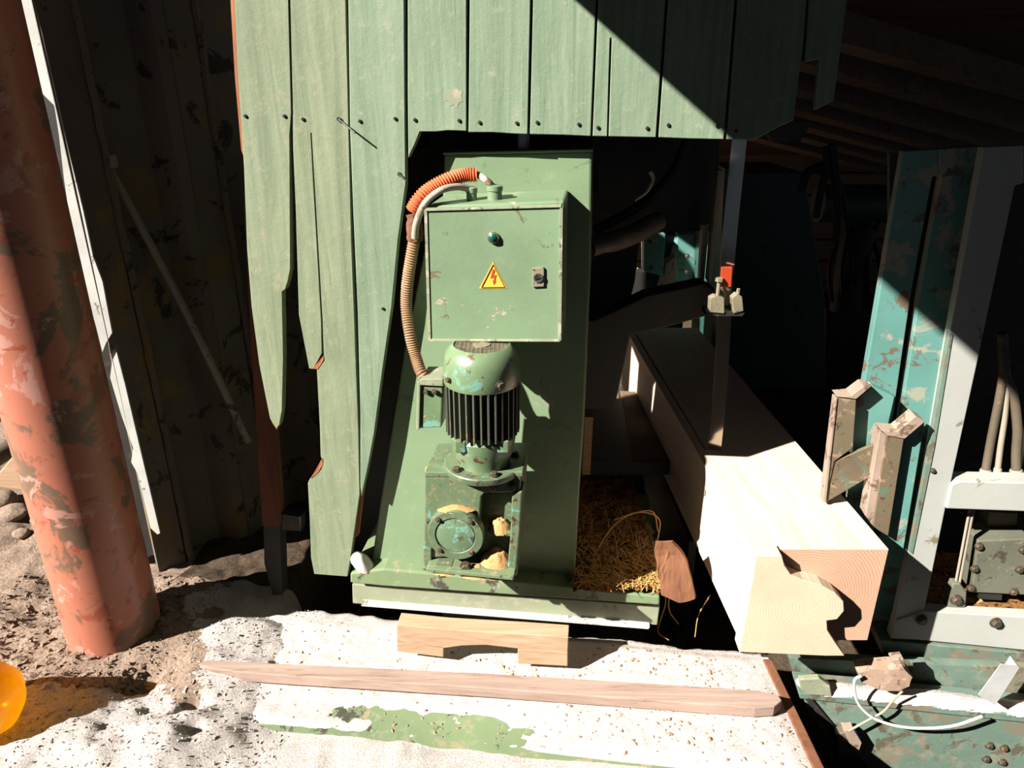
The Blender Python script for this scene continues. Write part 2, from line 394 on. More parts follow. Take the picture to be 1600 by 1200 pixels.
bm = BM(); prism_pts(bm, [Vector((-9, -.8, 2.95)), Vector((-1.2, -.8, 2.95)), Vector((4.5, -.8, 2.98)), Vector((4.5, -7, 3.6)), Vector((-9, -7, 3.6))], Vector((0, 0, .03)))  # added unseen deck behind the camera, shades the ground to cut bounce light
obj('roof_shade_deck', bm, M['roofwood'], roof)
for (a, b_) in (((1325, 26), (1600, 110)), ((1317, 78), (1600, 168)), ((1310, 124), (1550, 198)), ((1303, 157), (1517, 220)), ((1274, 173), (1457, 228)), ((1269, 192), (1410, 235)), ((1259, 210), (1369, 242))):
    p, q = proof(*a), proof(*b_); d = (q-p).normalized()
    p2 = p-d*((p.x-.55)/d.x) if abs(d.x) > .05 else p-d
    q2 = q+d*.9
    if q2.y > 6.05: q2 = q2-d*((q2.y-6.05)/d.y)
    bm = BM(); up = Vector((0, .26, .966))
    side = d.cross(up).normalized()
    prism_pts(bm, [p2+side*.04+up*.0, p2-side*.04, p2-side*.04-up*.12, p2+side*.04-up*.12], q2-p2)
    obj('rafter', bm, M['wallwood'], roof)
for k in range(7):                                        # sheathing boards seen between the rafters
    y = 2.75+k*.42
    bm = BM(); prism_pts(bm, [Vector((.9, y, roof_z(y)+.018)), Vector((4.4, y, roof_z(y)+.018)), Vector((4.4, y+.39, roof_z(y+.39)+.018)), Vector((.9, y+.39, roof_z(y+.39)+.018))], Vector((0, 0, -.02)))
    obj('sheathing_board', bm, M['roofwood'], roof)
# ------------------------------------------------------------------ back wall of horizontal boards
wb = thing('wall_back', 'dim board wall at the back of the saw hall', None, (1.5, 6.05, -.3), kind='structure')
for k in range(8):
    bm = BM(); z = -.3+k*.18
    box(bm, (1.6, 6.1+random.uniform(-.006, .006), z+.085), (6.4, .03, .165))
    obj('wall_board', bm, M['wallwood'], wb, bevel=.004)
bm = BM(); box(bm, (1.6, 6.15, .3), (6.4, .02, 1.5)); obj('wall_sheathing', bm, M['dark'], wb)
# ------------------------------------------------------------------ left wall of rusty sheet, seen along its shaded side
wl = thing('wall_left', 'dark rusty sheet steel wall left of the boards', None, (-1.28, 2.2, 0), kind='structure')
A, B = Vector((-1.285, 2.2, -.2)), Vector((-.60, 3.05, -.2)); d = (B-A).normalized(); nn = Vector((d.y, -d.x, 0))
for k in range(3):
    L = (B-A).length/3; s0 = A+d*L*k
    prof = [(0, 0), (.10, 0), (.15, -.06), (.27, -.06), (.32, 0), (L-.004, 0)]
    bm = BM(); pts = [s0+d*a+nn*o for a, o in prof]+[s0+d*a+nn*(o-.012) for a, o in reversed(prof)]
    prism_pts(bm, pts, Vector((0, 0, 2.35))); subdiv_jitter(bm, .006, 3, 3); obj('sheet_pile', bm, M['pile'], wl)
    bm = BM(); tube(bm, [s0+d*(.12+.02*k)+nn*.004+Vector((0, 0, .05)), s0+d*.11+nn*.006+Vector((0, 0, 1.2)), s0+d*.10+nn*.004+Vector((0, 0, 2.3))], .012, 6, 10)
    subdiv_jitter(bm, .006, 25, 1); obj('weld_seam', bm, M['pile'], wl)
st1 = [(24, -60), (34, -60), (52, 0), (65, 50), (90, 160), (108, 240), (130, 330), (145, 400), (160, 440), (175, 520), (165, 537), (160, 550), (150, 510), (130, 440), (112, 360), (100, 280), (92, 210), (85, 165), (62, 142), (52, 115), (45, 65), (38, 30), (31, 0)]
st2 = [(182, 550), (195, 600), (222, 715), (250, 833), (246, 835), (235, 825), (222, 770), (215, 740), (205, 722), (208, 700), (190, 650), (172, 590), (175, 565)]
for p in (st1, st2): obj('jagged_edge_plate', prism(p, 2.20, .008, 0), M['flange'], wl)  # pale strip in two pieces with a jagged left outline
obj('dark_fill_plate', prism([(-40, -80), (60, -80), (250, 860), (180, 900), (90, 560)], 2.235, .01, 0), M['dark'], wl)  # added dark plate, fills the black gap between pipe and pale strip

# ------------------------------------------------------------------ red pipe column
pc = PZ(183, 992, -.03)
rp = thing('pipe_column', 'thick red painted steel pipe standing in the sawdust at left', 'pipe', (pc.x, pc.y, -.1))
bm = BM(); lathe(bm, [(.135, -.0), (.135, .8), (.136, 1.6), (.135, 2.6)], (pc.x, pc.y, -.1), seg=48); obj('pipe_shaft', bm, M['pipe'], rp, True)

# ------------------------------------------------------------------ diagonal brace on the left wall
br = thing('brace_rod', 'grey diagonal brace rod clamped to the rusty sheet wall', 'brace', PY(385, 680, 2.42))
pA, pB = PY(150, 225, 2.30), PY(388, 690, 2.42)
bm = BM(); tube(bm, [pA, pA.lerp(pB, .5)+Vector((.01, 0, .01)), pB], .013, 10, 6); obj('rod', bm, M['brace'], br, True)
c0 = PY(157, 252, 2.29); bm = BM(); box(bm, c0, (.09, .03, .04)); obj('clamp', bm, M['brace'], br, bevel=.004)
bolt_s = hexbolt('small_bolt', .006, .006, M['bolt'])
bolt_m = hexbolt('medium_bolt', .010, .010, M['bolt'])
bolt_l = hexbolt('large_bolt', .014, .014, M['bolt'])
for dx in (-.03, .03): inst('bolt', bolt_s, br, c0+Vector((dx, -.016, .004)))
bm = BM(); lathe(bm, [(.001, 0), (.018, .004), (.024, .02), (.02, .04), (.004, .05)], PY(150, 235, 2.30), seg=16); obj('end_knob', bm, M['brace'], br, True)

# ------------------------------------------------------------------ green board cladding
YB = 1.91
cl = thing('board_cladding', 'weathered green painted vertical board cladding with broken lower ends', 'cladding', PP(640, 900, YB))
planks = [
 ([(362, -160), (449, -160), (451, 0), (455.5, 175), (453, 210), (454, 420), (450, 440), (446, 452), (441, 456), (443, 560), (441, 640), (437, 664), (432, 670), (427, 662), (422, 655), (405, 570), (393, 480), (386, 390), (381, 260), (377, 200), (371, 110), (366, 0)], 'plank_b'),
 ([(451, -160), (538, -160), (540, 0), (545, 208), (549, 375), (553, 480), (556, 563), (560, 667), (562, 772), (552, 842), (543, 901), (515, 899), (491, 897), (486, 872), (484, 813), (481, 755), (485, 747), (495, 732), (503, 718), (501, 713), (500, 672), (495, 577), (504, 566), (506, 556), (504, 500), (487, 208), (485.5, 208), (502, 500), (503, 552), (495, 567), (489, 577), (483, 576), (480, 560), (467, 492), (462, 325), (458, 233), (457, 180), (453, 0)], 'plank_b'),
 ([(542, -160), (630, -160), (631.5, 0), (633, 200), (634, 288), (622, 375), (612, 480), (597, 584), (585, 676), (575, 730), (565, 776), (563, 760), (563, 647), (559, 490), (552, 333), (547, 208), (544, 0)], 'plank'),
 ([(638, -160), (728, -160), (729, 0), (729, 205), (700, 204), (680, 206), (656, 206), (648, 226), (638, 247), (637, 150), (637, 0)], 'plank'),
 ([(734, -160), (829, -160), (829, 0), (824.5, 210), (800, 209), (770, 207), (732, 207), (734, 0)], 'plank'),
 ([(834, -160), (933, -160), (931.5, 0), (923, 213), (880, 211), (828, 210), (833, 0)], 'plank'),
 ([(937, -160), (1043, -160), (1040, 0), (1025, 215), (951, 213.5), (954, 120), (956, 60), (953.5, 60), (951.5, 120), (949, 213.5), (926, 213), (935, 0)], 'plank'),
 ([(1047, -160), (1153, -160), (1148, 0), (1131, 218), (1080, 217), (1029, 215), (1044, 0)], 'plank'),
 ([(1157, -160), (1270, -160), (1261, 0), (1255, 70), (1240, 188), (1222, 196), (1178, 219), (1135, 218), (1152, 0)], 'plank'),
 ([(1273, -160), (1340, -160), (1324, 0), (1303, 157), (1274, 172), (1281, 92), (1258, 97), (1264, 0)], 'plank'),
]
nails = {0: [(383, 181), (444, 181)], 1: [(473, 186)], 2: [(562, 189), (617, 185), (598, 482)], 3: [(648, 187), (717, 188)], 4: [(749, 191), (807, 192)], 5: [(839, 191), (904, 194)], 6: [(934, 199), (1011, 200)], 7: [(1044, 195), (1120, 196)], 8: [(1150, 205)]}
bm = BM(); lathe(bm, [(.0045, 0), (.0045, .002), (.003, .003)], (0, 0, 0), Vector((0, -1, 0)), 8); nail_me = meshdata('nail', bm, M['dark'])
POBJ = []; OFFS = []
for i, (p, m_) in enumerate(planks):
    off = random.uniform(-.004, .004); OFFS.append(off)
    po = obj('plank', prism(p, YB+off, .026), M[m_], cl, bevel=.0018, bseg=1); POBJ.append(po)
    for n_ in nails.get(i, []): inst('nail', nail_me, po, PP(n_[0], n_[1], YB+off-.0015))
for (a, b_), pi in ((((529, 186), (555, 208)), 1), (((624, 272), (635, 284)), 2)):
    bm = BM(); p = PP(*a, YB-.004); q = PP(*b_, YB-.035)
    tube(bm, [p, q], .0022, 6, 1); lathe(bm, [(.005, -.001), (.005, .002)], p, Vector((0, -1, 0)), 8); obj('bent_nail', bm, M['dark'], POBJ[pi])
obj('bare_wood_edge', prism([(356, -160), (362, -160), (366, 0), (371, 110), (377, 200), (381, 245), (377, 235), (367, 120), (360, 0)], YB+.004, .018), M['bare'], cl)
for p in ([(441, 640), (437, 664), (432, 671), (424, 658), (430, 652)], [(446, 430), (453, 424), (450, 441), (446, 452), (443, 446)], [(488, 576), (496, 567), (506, 556), (506, 562), (496, 577)], [(485, 747), (495, 731), (503, 716), (505, 724), (496, 740)]):
    obj('splintered_end', subdiv_jitter(prism(p, YB-.002, .02), .0015, 60), M['bare'], cl)
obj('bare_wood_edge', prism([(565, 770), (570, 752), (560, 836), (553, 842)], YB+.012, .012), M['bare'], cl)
sm_ = obj('paint_scuff', prism([(692, 150), (697, 143), (702, 139), (707, 141), (713, 137), (719, 143), (723, 141), (721, 150), (723, 158), (717, 161), (714, 169), (709, 163), (703, 166), (700, 158), (694, 157)], YB+OFFS[3]-.0006, .002), M['rail'], POBJ[3]); sm_['label'] = 'pale scuffed paint spot'
obj('frame_post', prism([(380, 300), (432, 300), (424, 668), (437, 822), (410, 822), (391, 513)], YB+.045, .05), M['redpost'], cl)
obj('frame_post', prism([(412, 822), (437, 822), (441, 930), (426, 930), (413, 880)], YB+.05, .05), M['dark'], cl)
obj('cross_rail', prism([(380, -120), (1300, -120), (1295, -60), (380, -60)], YB+.028, .05), M['redpost'], cl)
obj('cross_rail', prism([(440, 165), (1240, 170), (1238, 200), (640, 200), (440, 197)], YB+.031, .045), M['redpost'], cl)
obj('end_block', prism([(1200, 208), (1240, 190), (1268, 192), (1250, 222), (1208, 222)], YB+.03, .05), M['dark'], cl)
obj('side_block', prism([(437, 803), (470, 808), (470, 830), (438, 828)], YB+.06, .04), M['dark'], cl)

# ------------------------------------------------------------------ band saw column on its base
YC = 1.965
sc_ = thing('band_saw', 'green band saw with tapered column and upright blade', 'band saw', PP(740, 950, YC))
obj('column_body', prism([(694, 241), (925, 236), (922, 440), (918, 520), (913, 653), (905, 770), (897, 925), (576, 908), (593, 792), (631, 551), (665, 380), (691, 325)], YC, .30), M['col'], sc_, bevel=.006)
obj('column_cap', prism([(692, 238), (927, 233), (927, 237), (692, 242)], YC-.003, .3), M['col'], sc_, bevel=.002)
YL = 1.905
obj('base_plate', prism([(547, 896), (600, 889), (800, 908), (1031, 932), (1031, 946), (597, 916), (547, 911)], YL, .62), M['base'], sc_, bevel=.006)
obj('base_rail', prism([(550, 913), (1031, 947), (1027, 977), (551, 943)], YL+.03, .5), M['rail'], sc_, bevel=.003)
obj('base_flange', prism([(564, 944), (1015, 980), (1013, 983), (565, 947)], YL+.005, .5), M['flange'], sc_)
obj('base_foot', prism([(690, 957), (888, 974), (884, 992), (702, 980)], YL+.10, .3), M['rail'], sc_)
obj('rust_strip', prism([(631, 551), (655, 400), (660, 420), (615, 660), (605, 700)], YC+.06, .02), M['redpost'], sc_)
bm = BM(); c0 = PP(817, 222, 2.06); lathe(bm, [(.02, -.06), (.02, .2)], c0, seg=16); obj('tension_shaft', bm, M['steel'], sc_, True)
# saw frame behind the opening, plus added dark blockers
sf = sc_
obj('shade_housing', prism([(372, -200), (1262, -200), (1236, 186), (640, 203), (636, 240), (470, 240), (384, 220)], YB+.10, .55), M['dark'], sc_)  # added box hidden behind the boards, shaped to block light from behind
obj('shade_sheet', prism([(470, 100), (935, 100), (935, 300), (690, 330), (640, 560), (600, 880), (520, 880), (500, 600)], 2.28, .03), M['dark'], sc_)  # added dark sheet, stands in for the deep shade around the column
obj('frame_plate', prism([(905, 180), (1125, 180), (1122, 330), (1110, 362), (1040, 362), (1000, 372), (992, 440), (985, 470), (960, 640), (905, 640)], 2.36, .06, 0), M['dark'], sf, bevel=.004)
obj('guide_arm', prism([(930, 500), (1010, 462), (1098, 443), (1118, 452), (1118, 490), (1040, 512), (985, 524), (960, 640), (905, 640), (905, 500)], 2.22, .08, 0), M['dark'], sf, bevel=.005)
obj('blade_gib', prism([(1098, 352), (1108, 350), (1100, 440), (1093, 440)], 2.30, .03, 0), M['brace'], sf)
obj('guide_bar', prism([(1122, 265), (1130, 265), (1112, 440), (1106, 440)], 2.27, .04, 0), M['brace'], sf, bevel=.003)
bm = BM(); tube(bm, [PY(925, 385, 2.16), PY(975, 372, 2.18), PY(1030, 345, 2.25)], .03, 14, 6); subdiv_jitter(bm, .004, 30); obj('hose_sleeve', bm, M['hose'], sf, True)
bm = BM(); tube(bm, [PY(930, 360, 2.2), PY(1000, 320, 2.25), PY(1050, 270, 2.3), PY(1075, 215, 2.3)], .014, 10, 8); obj('hose', bm, M['black'], sf, True)
bm = BM(); tube(bm, [PY(992, 313, 2.2), PY(1010, 300, 2.2), PY(1020, 280, 2.2), PY(1016, 268, 2.2)], lambda t: .004+.003*t, 8, 6); obj('cable_stub', bm, M['cable'], sf, True)

# ------------------------------------------------------------------ control cabinet
YD = 1.745
cb = thing('control_cabinet', 'worn green electrical control cabinet with a yellow warning triangle', 'cabinet', PP(770, 534, YD+.1))
obj('cabinet_body', prism([(667, 322), (882, 313), (879, 532), (672, 531)], YD+.024, .195), M['cab'], cb, bevel=.006)
door = obj('door', prism([(663, 326), (879, 320), (876, 534), (669, 533)], YD, .02), M['cab'], cb, bevel=.005, bseg=3)
bm = BM()
for a, b_ in (((665, 328), (877, 322)), ((877, 322), (874.5, 532)), ((874.5, 532), (671, 531)), ((671, 531), (665, 328))):
    bar(bm, PP(*a, YD-.001), PP(*b_, YD-.001), .007, .004)
obj('worn_door_rim', bm, M['cabedge'], door)
tl, tr = PP(663, 326, YD), PP(879, 320, YD); n_ = nrm()
lamp = BM(); c0 = PP(771, 371, YD); lathe(lamp, [(.013, -.001), (.0145, .004), (.012, .009), (.0095, .010), (.0095, .006)], c0, -n_, 24)
lm = obj('pilot_lamp', lamp, M['steel'], door, True); lm['label'] = 'round chrome pilot lamp'
bm = BM(); lathe(bm, [(.0095, .006), (.009, .011), (.005, .014), (.0005, .015)], c0, -n_, 20); obj('lens', bm, M['lens'], lm, True)
ws = obj('warning_sign', prism([(770.5, 409), (792, 450.5), (748.5, 451)], YD-.0012, .0015), M['yellow'], door); ws['label'] = 'yellow triangular high voltage sticker'
bm = BM(); tri = [(770.5, 413), (788.5, 448.5), (752, 449)]
for k in range(3): bar(bm, PP(*tri[k], YD-.0016), PP(*tri[(k+1) % 3], YD-.0016), .0028, .0008)
obj('sign_border', bm, M['red'], ws)
obj('lightning_bolt', prism([(769.5, 421), (773.5, 421.5), (770.5, 431), (775.5, 429.5), (773.2, 439), (775, 439), (771.3, 445), (769.8, 437.5), (771.3, 438.3), (772, 433), (766.5, 435)], YD-.0022, .001), M['red'], ws)
lk = obj('lock', prism([(832, 419), (850, 418), (850, 448), (832, 449)], YD-.006, .006), M['plate'], door, bevel=.0015)
bm = BM(); c1 = PP(841, 434, YD-.006); lathe(bm, [(.0115, 0), (.0115, .003), (.008, .003), (.008, .001)], c1, -n_, 20); obj('lock_ring', bm, M['steel'], lk, True)
bm = BM(); box(bm, c1-n_*.003, (.015, .003, .004)); lathe(bm, [(.0045, 0), (.0045, .003)], c1, -n_, 12); obj('keyhole', bm, M['dark'], lk)
for (gx, gy, rr) in ((737, 309, .013), (773, 306, .018)):
    g0 = PP(gx, gy, YD+.09); bm = BM(); lathe(bm, [(rr, -.02), (rr, .012), (rr*1.12, .013), (rr*1.12, .024), (rr*.7, .027)], g0, seg=20); obj('cable_gland', bm, M['cab'], cb, True)

# conduits
Yk = 1.775
g1, g2 = PP(737, 300, YD+.09), PP(773, 296, YD+.09)
oc = [PP(644, 330, Yk), PP(656, 310, Yk), PP(675, 294, Yk+.02), PP(700, 281, Yk+.04), PP(725, 274, Yk+.06), PP(745, 273, Yk+.065)]
bm = BM(); tube(bm, oc, .0165, 16, 10, .0022, .0034)
tag(obj('corrugated_conduit', bm, M['orange'], None, True), 'orange corrugated plastic conduit arching over the control cabinet', 'conduit')
bm = BM(); tube(bm, [oc[-2], oc[-1], PP(760, 282, YD+.08), PP(771, 293, YD+.09), g2], .0085, 12, 8)
tag(obj('gland_cable', bm, M['cable'], None, True), 'short grey cable from orange conduit end into the larger gland', 'cable')
bm = BM(); tube(bm, [PP(648, 372, Yk-.005), PP(651, 348, Yk-.012), PP(664, 318, Yk-.012), PP(688, 298, Yk), PP(712, 292, Yk+.03), PP(728, 294, YD+.08), g1], .0085, 12, 8)
tag(obj('gland_cable', bm, M['cable'], None, True), 'pale grey cable curving beneath the orange conduit into the smaller gland', 'cable')
bt = [PP(668, 592, 1.73), PP(658, 582, 1.73), PP(649, 555, 1.76), PP(640, 520, 1.77), PP(635, 480, 1.79), PP(637, 440, 1.79), PP(643, 400, 1.79), PP(648, 366, 1.795), PP(646, 335, 1.80)]
bc = thing('wrapped_conduit', 'brown ridged conduit hanging down the left side of the cabinet', 'conduit', bt[0])
bm = BM(); tube(bm, bt, .0145, 14, 8, .0014, .0032); obj('ridged_hose', bm, M['conduit'], bc, True)
bm = BM(); tube(bm, [bt[-2]-Vector((0, 0, .015)), bt[-2], bt[-1]], lambda t: .021-.006*abs(t-.4), 12, 6); subdiv_jitter(bm, .004, 70); obj('tape_wrap', bm, M['barkp'], bc, True)

# ------------------------------------------------------------------ electric motor
AX = PP(754, 640, 1.725)
mc = Vector((AX.x, AX.y, .047))
mt = thing('electric_motor', 'finned green electric motor standing upright on the gearbox', 'motor', (AX.x, AX.y, .66))
R0 = .097
bm = BM(); lathe(bm, [(R0, .868), (R0+.002, .872), (R0+.001, .925), (R0-.006, .950), (R0-.022, .966), (R0-.026, .968), (R0-.028, .962), (R0-.04, .958)], mc, seg=48, cap=False); obj('fan_cover', bm, M['motor'], mt, True)
bm = BM(); lathe(bm, [(.06, .955), (.0605, .957)], mc, seg=24); obj('fan_disc', bm, M['dark'], mt)
bm = BM()
for k in range(-6, 7):
    o = k*.0105; hl = math.sqrt(max(0, .072**2-o*o))
    if hl > .01:
        for a, b_ in (((o, -hl), (o, hl)), ((-hl, o), (hl, o))):
            bar(bm, mc+Vector((a[0], a[1], .9645)), mc+Vector((b_[0], b_[1], .9645)), .002, .002)
obj('fan_grille', bm, M['plate'], mt)
bm = BM(); lathe(bm, [(.022, .963), (.022, .967), (.015, .968)], mc, seg=20); obj('grille_hub', bm, M['plate'], mt)
bm = BM(); lathe(bm, [(.074, .70), (.074, .875)], mc, seg=40); obj('stator_core', bm, M['dark'], mt, True)
bm = BM(); box(bm, (0, 0, 0), (.0042, .026, .145)); fin_me = meshdata('cooling_fin', bm, M['fin'])
for k in range(32):
    a = 2*math.pi*k/32
    o = inst('cooling_fin', fin_me, mt, mc+Vector((math.sin(a)*.084, -math.cos(a)*.084, .803)), (0, 0, a))
bm = BM(); lathe(bm, [(.098, .722), (.1, .728), (.1, .735), (.085, .735)], mc, seg=40, cap=False)
bm.free()
bm = BM(); lathe(bm, [(.07, .62), (.072, .65), (.082, .675), (.088, .72), (.074, .735)], mc, seg=36); obj('end_bell', bm, M['motor'], mt, True)
for a in (40, 140, 220, 320):
    bm = BM(); bar(bm, mc+Vector((math.sin(R(a))*.085, -math.cos(R(a))*.085, .70)), mc+Vector((math.sin(R(a))*.085, -math.cos(R(a))*.085, .735)), .03, .03); obj('mounting_lug', bm, M['motor'], mt, bevel=.004)
bm = BM(); lathe(bm, [(.104, .617), (.106, .62), (.106, .633), (.103, .636), (.06, .637)], mc, seg=48); fg = obj('flange', bm, M['gear'], mt, True)
for a in (20, 110, -50):
    p = mc+Vector((math.sin(R(a))*.088, -math.cos(R(a))*.088, .638)); inst('bolt', bolt_m, fg, p, (R(-90), 0, 0))
p = PP(781, 604, 1.74); inst('cover_screw', bolt_m, mt, mc+Vector((math.sin(R(28))*.102, -math.cos(R(28))*.102, .892)), (0, 0, R(28)))
inst('cover_screw', bolt_s, mt, mc+Vector((math.sin(R(-52))*.102, -math.cos(R(-52))*.102, .895)), (0, 0, R(-52)))
tb = obj('terminal_box', prism([(655, 598), (692, 600), (690, 668), (654, 670)], 1.70, .075), M['motor'], mt, bevel=.004)
obj('box_lid', prism([(652, 596), (657, 597), (655, 672), (650, 672)], 1.693, .09), M['rail'], tb, bevel=.002)
obj('box_top', prism([(657, 592), (692, 592), (693, 604), (656, 602)], 1.693, .09), M['rail'], tb, bevel=.002)
for q in ((666, 612), (679, 612)): inst('bolt', bolt_s, tb, PP(*q, 1.695))

# ------------------------------------------------------------------ gearbox
YG = 1.672
gb = thing('gearbox', 'oily green worm gearbox with round cover and sawdust in its pockets', 'gearbox', PP(740, 900, 1.86))
outl = [(664, 742), (812, 741), (817, 745), (806, 900), (665, 888)]
# front casting with two open pockets on the right
bm = BM()
prism([(664, 742), (814, 741), (812, 770), (757, 770), (752, 776), (750, 800), (748, 840), (700, 870), (676, 872), (676, 888), (662, 886)], YG, .05, bm=bm)
obj('front_casting', bm, M['gear'], gb, bevel=.004)
obj('back_casting', prism([(664, 742), (817, 741), (808, 900), (664, 888)], YG+.045, .15), M['gear'], gb, bevel=.004)
tl_, tr_ = PP(664, 742, YG), PP(814, 741, YG)
obj('top_plate', prism([(663, 738), (817, 737), (817, 745), (663, 746)], YG-.002, .17), M['gear'], gb, bevel=.003)
obj('side_rib', prism([(800, 771), (816, 768), (812, 830), (806, 900), (792, 893), (797, 840)], YG-.006, .06), M['gear'], gb, bevel=.004)
obj('pocket_shelf', prism([(763, 829), (800, 832), (799, 839), (762, 836)], YG+.005, .05), M['gear'], gb, bevel=.003)
obj('foot_rib', prism([(770, 892), (806, 895), (805, 900), (769, 898)], YG-.02, .05), M['gear'], gb, bevel=.003)
obj('left_lug', prism([(661, 855), (674, 858), (674, 884), (661, 878)], YG-.008, .05), M['gear'], gb, bevel=.003)
obj('foot_plate', prism([(666, 888), (803, 902), (802, 907), (666, 894)], YG-.045, .26), M['base'], gb, bevel=.002)
obj('mount_block', prism([(690, 775), (770, 775), (770, 880), (690, 876)], YG+.19, .105), M['gear'], gb)
c2 = PP(714, 829, YG)
bm = BM(); lathe(bm, [(.078, 0), (.078, .02), (.075, .026), (.056, .027), (.053, .021)], c2, -n_, 48); cv = obj('round_cover', bm, M['gear'], gb, True)
bm = BM(); lathe(bm, [(.053, .018), (.052, .024), (.049, .025)], c2, -n_, 40); obj('cover_cap', bm, M['capp'], cv, True)
for a in (42, 138, 222, 318):
    u = Vector((math.cos(R(YAW)), -math.sin(R(YAW)), 0))
    inst('bolt', bolt_s, cv, c2-n_*.027+u*math.sin(R(a))*.065+Vector((0, 0, math.cos(R(a))*.065)))
for q in ((770, 760), (800, 760)): inst('bolt', bolt_m, gb, PP(*q, YG-.001))
for q in ((692, 893), (728, 885)): inst('bolt', bolt_l, gb, PP(*q, YG-.02))
obj('foot_lug', prism([(680, 884), (706, 886), (705, 893), (679, 890)], YG-.03, .05), M['gear'], gb, bevel=.003)
def dust_pile(poly, z0, h, seedx, mat=None):
    """a small heap filling a plan outline (list of world xy)"""
    bm = BM(); x0 = min(p[0] for p in poly); x1 = max(p[0] for p in poly); y0 = min(p[1] for p in poly); y1 = max(p[1] for p in poly)
    return bm
def heap(bm, c, rx, ry, h, n=18, seed=0, sharp=1.6):
    V_ = []
    for j in range(n+1):
        row = []
        for i in range(n+1):
            a, b_ = -1+2*i/n, -1+2*j/n; q = min(1, math.sqrt(a*a+b_*b_)) if True else 0
            z = h*max(0, 1-q**sharp)*(1+.25*noise.noise(Vector((a*4+seed, b_*4, seed))))+.002*noise.noise(Vector((a*20+seed, b_*20, 1)))
            row.append(bm.verts.new((c[0]+a*rx, c[1]+b_*ry, c[2]+z)))
        V_.append(row)
    for j in range(n):
        for i in range(n):
            if max(abs(-1+2*(i+.5)/n), 0)**2+(-1+2*(j+.5)/n)**2 < 1.02: bm.faces.new((V_[j][i], V_[j][i+1], V_[j+1][i+1], V_[j+1][i])).smooth = True
    bmesh.ops.delete(bm, geom=[v for v in bm.verts if not v.link_faces], context='VERTS')
    return bm
bm = BM()
p = PP(782, 895, YG); heap(bm, (p.x-.012, p.y+.014, p.z-.004), .058, .042, .07, seed=2, sharp=2.2)
p = PP(745, 893, YG-.01); heap(bm, (p.x, p.y, p.z-.006), .05, .03, .03, seed=3)
p = PP(692, 888, YG-.015); heap(bm, (p.x+.01, p.y, p.z-.004), .045, .03, .022, seed=4)
p = PP(781, 828, YG+.025); heap(bm, (p.x, p.y, p.z), .034, .028, .035, seed=5, sharp=2.2)
p = PP(690, 733, YG+.06); heap(bm, (p.x, p.y, p.z), .045, .04, .012, seed=6)
p = PP(800, 733, YG+.06); heap(bm, (p.x-.01, p.y, p.z), .03, .04, .01, seed=7)
p = PP(714, 829, YG); heap(bm, (p.x, p.y-.008, p.z+.07), .05, .018, .016, seed=8)
tag(obj('sawdust', bm, M['sawdust_y'], gb), kind='stuff')

# white sack end behind column foot
bm = BM(); c0 = PP(567, 880, 1.925); bmesh.ops.create_uvsphere(bm, u_segments=20, v_segments=12, radius=1, matrix=Matrix.Translation(c0) @ Matrix.Rotation(R(-35), 4, 'Y') @ Matrix.Diagonal((.026, .03, .052, 1)))
subdiv_jitter(bm, .004, 40, 1); tag(obj('sack', bm, M['foam'], None, True), 'white rounded sack wedged between the boards and column foot', 'sack')

# ------------------------------------------------------------------ timber beam being sawn
bt_ = thing('timber_beam', 'large pale square timber beam part sawn by the band blade', 'timber', (.78, 1.57, .2))
def bx(y, o): return .627-.033*(y-1.565)+o
W = .354; y0, y1, yk = 1.59, 3.45, 2.15
bm = BM()
plan = [(bx(y0, 0), y0), (bx(y0, W), y0), (bx(y1, W), y1), (bx(y1, .042), y1), (bx(yk, .0335), yk), (bx(yk, .030), yk), (bx(y1, .026), y1), (bx(y1, -.006), y1), (bx(yk, 0), yk)]
prism_pts(bm, [Vector((a, b_, .50)) for a, b_ in plan], Vector((0, 0, -.30)))
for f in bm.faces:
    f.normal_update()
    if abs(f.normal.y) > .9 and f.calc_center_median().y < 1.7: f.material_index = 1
obj('beam_body', bm, [M['beam'], M['beam_end2']], bt_, bevel=.002)
pe = [(1182, 868), (1222, 869), (1226, 884), (1236, 898), (1256, 907), (1285, 915), (1306, 927), (1318, 940), (1319, 955), (1308, 968), (1292, 970), (1293, 985), (1305, 1004), (1320, 1025), (1290, 1025), (1155, 1019)]
bm = prism(pe, 1.573, .05, 1.9, mi_front=1)
obj('split_end', bm, [M['beam'], M['beam_end']], bt_, bevel=.002)

# ------------------------------------------------------------------ blade and guides
bl = sc_
N = 40; bm = BM(); prev = None; rows = []
for k in range(N+1):
    t = k/N; z = .49+t*1.25
    tw = R(-20-18*t); cx = .668-.045*t; wv = .004*math.sin(t*9)
    dx, dy = math.cos(tw)*.021, math.sin(tw)*.021
    rows.append([bm.verts.new((cx-dx+wv, 2.145-dy, z)), bm.verts.new((cx+dx+wv, 2.145+dy, z)), bm.verts.new((cx+dx+wv, 2.1462+dy, z)), bm.verts.new((cx-dx+wv, 2.1462-dy, z))])
for a, b_ in zip(rows, rows[1:]):
    for i in range(4): bm.faces.new((a[i], a[(i+1) % 4], b_[(i+1) % 4], b_[i]))
obj('saw_blade', bm, M['blade'], bl, True)['label'] = 'narrow shiny vertical band blade'
bg_ = obj('blade_guide', prism([(1104, 486), (1164, 488), (1160, 494), (1104, 494)], 2.105, .06, 0), M['dark'], sc_)
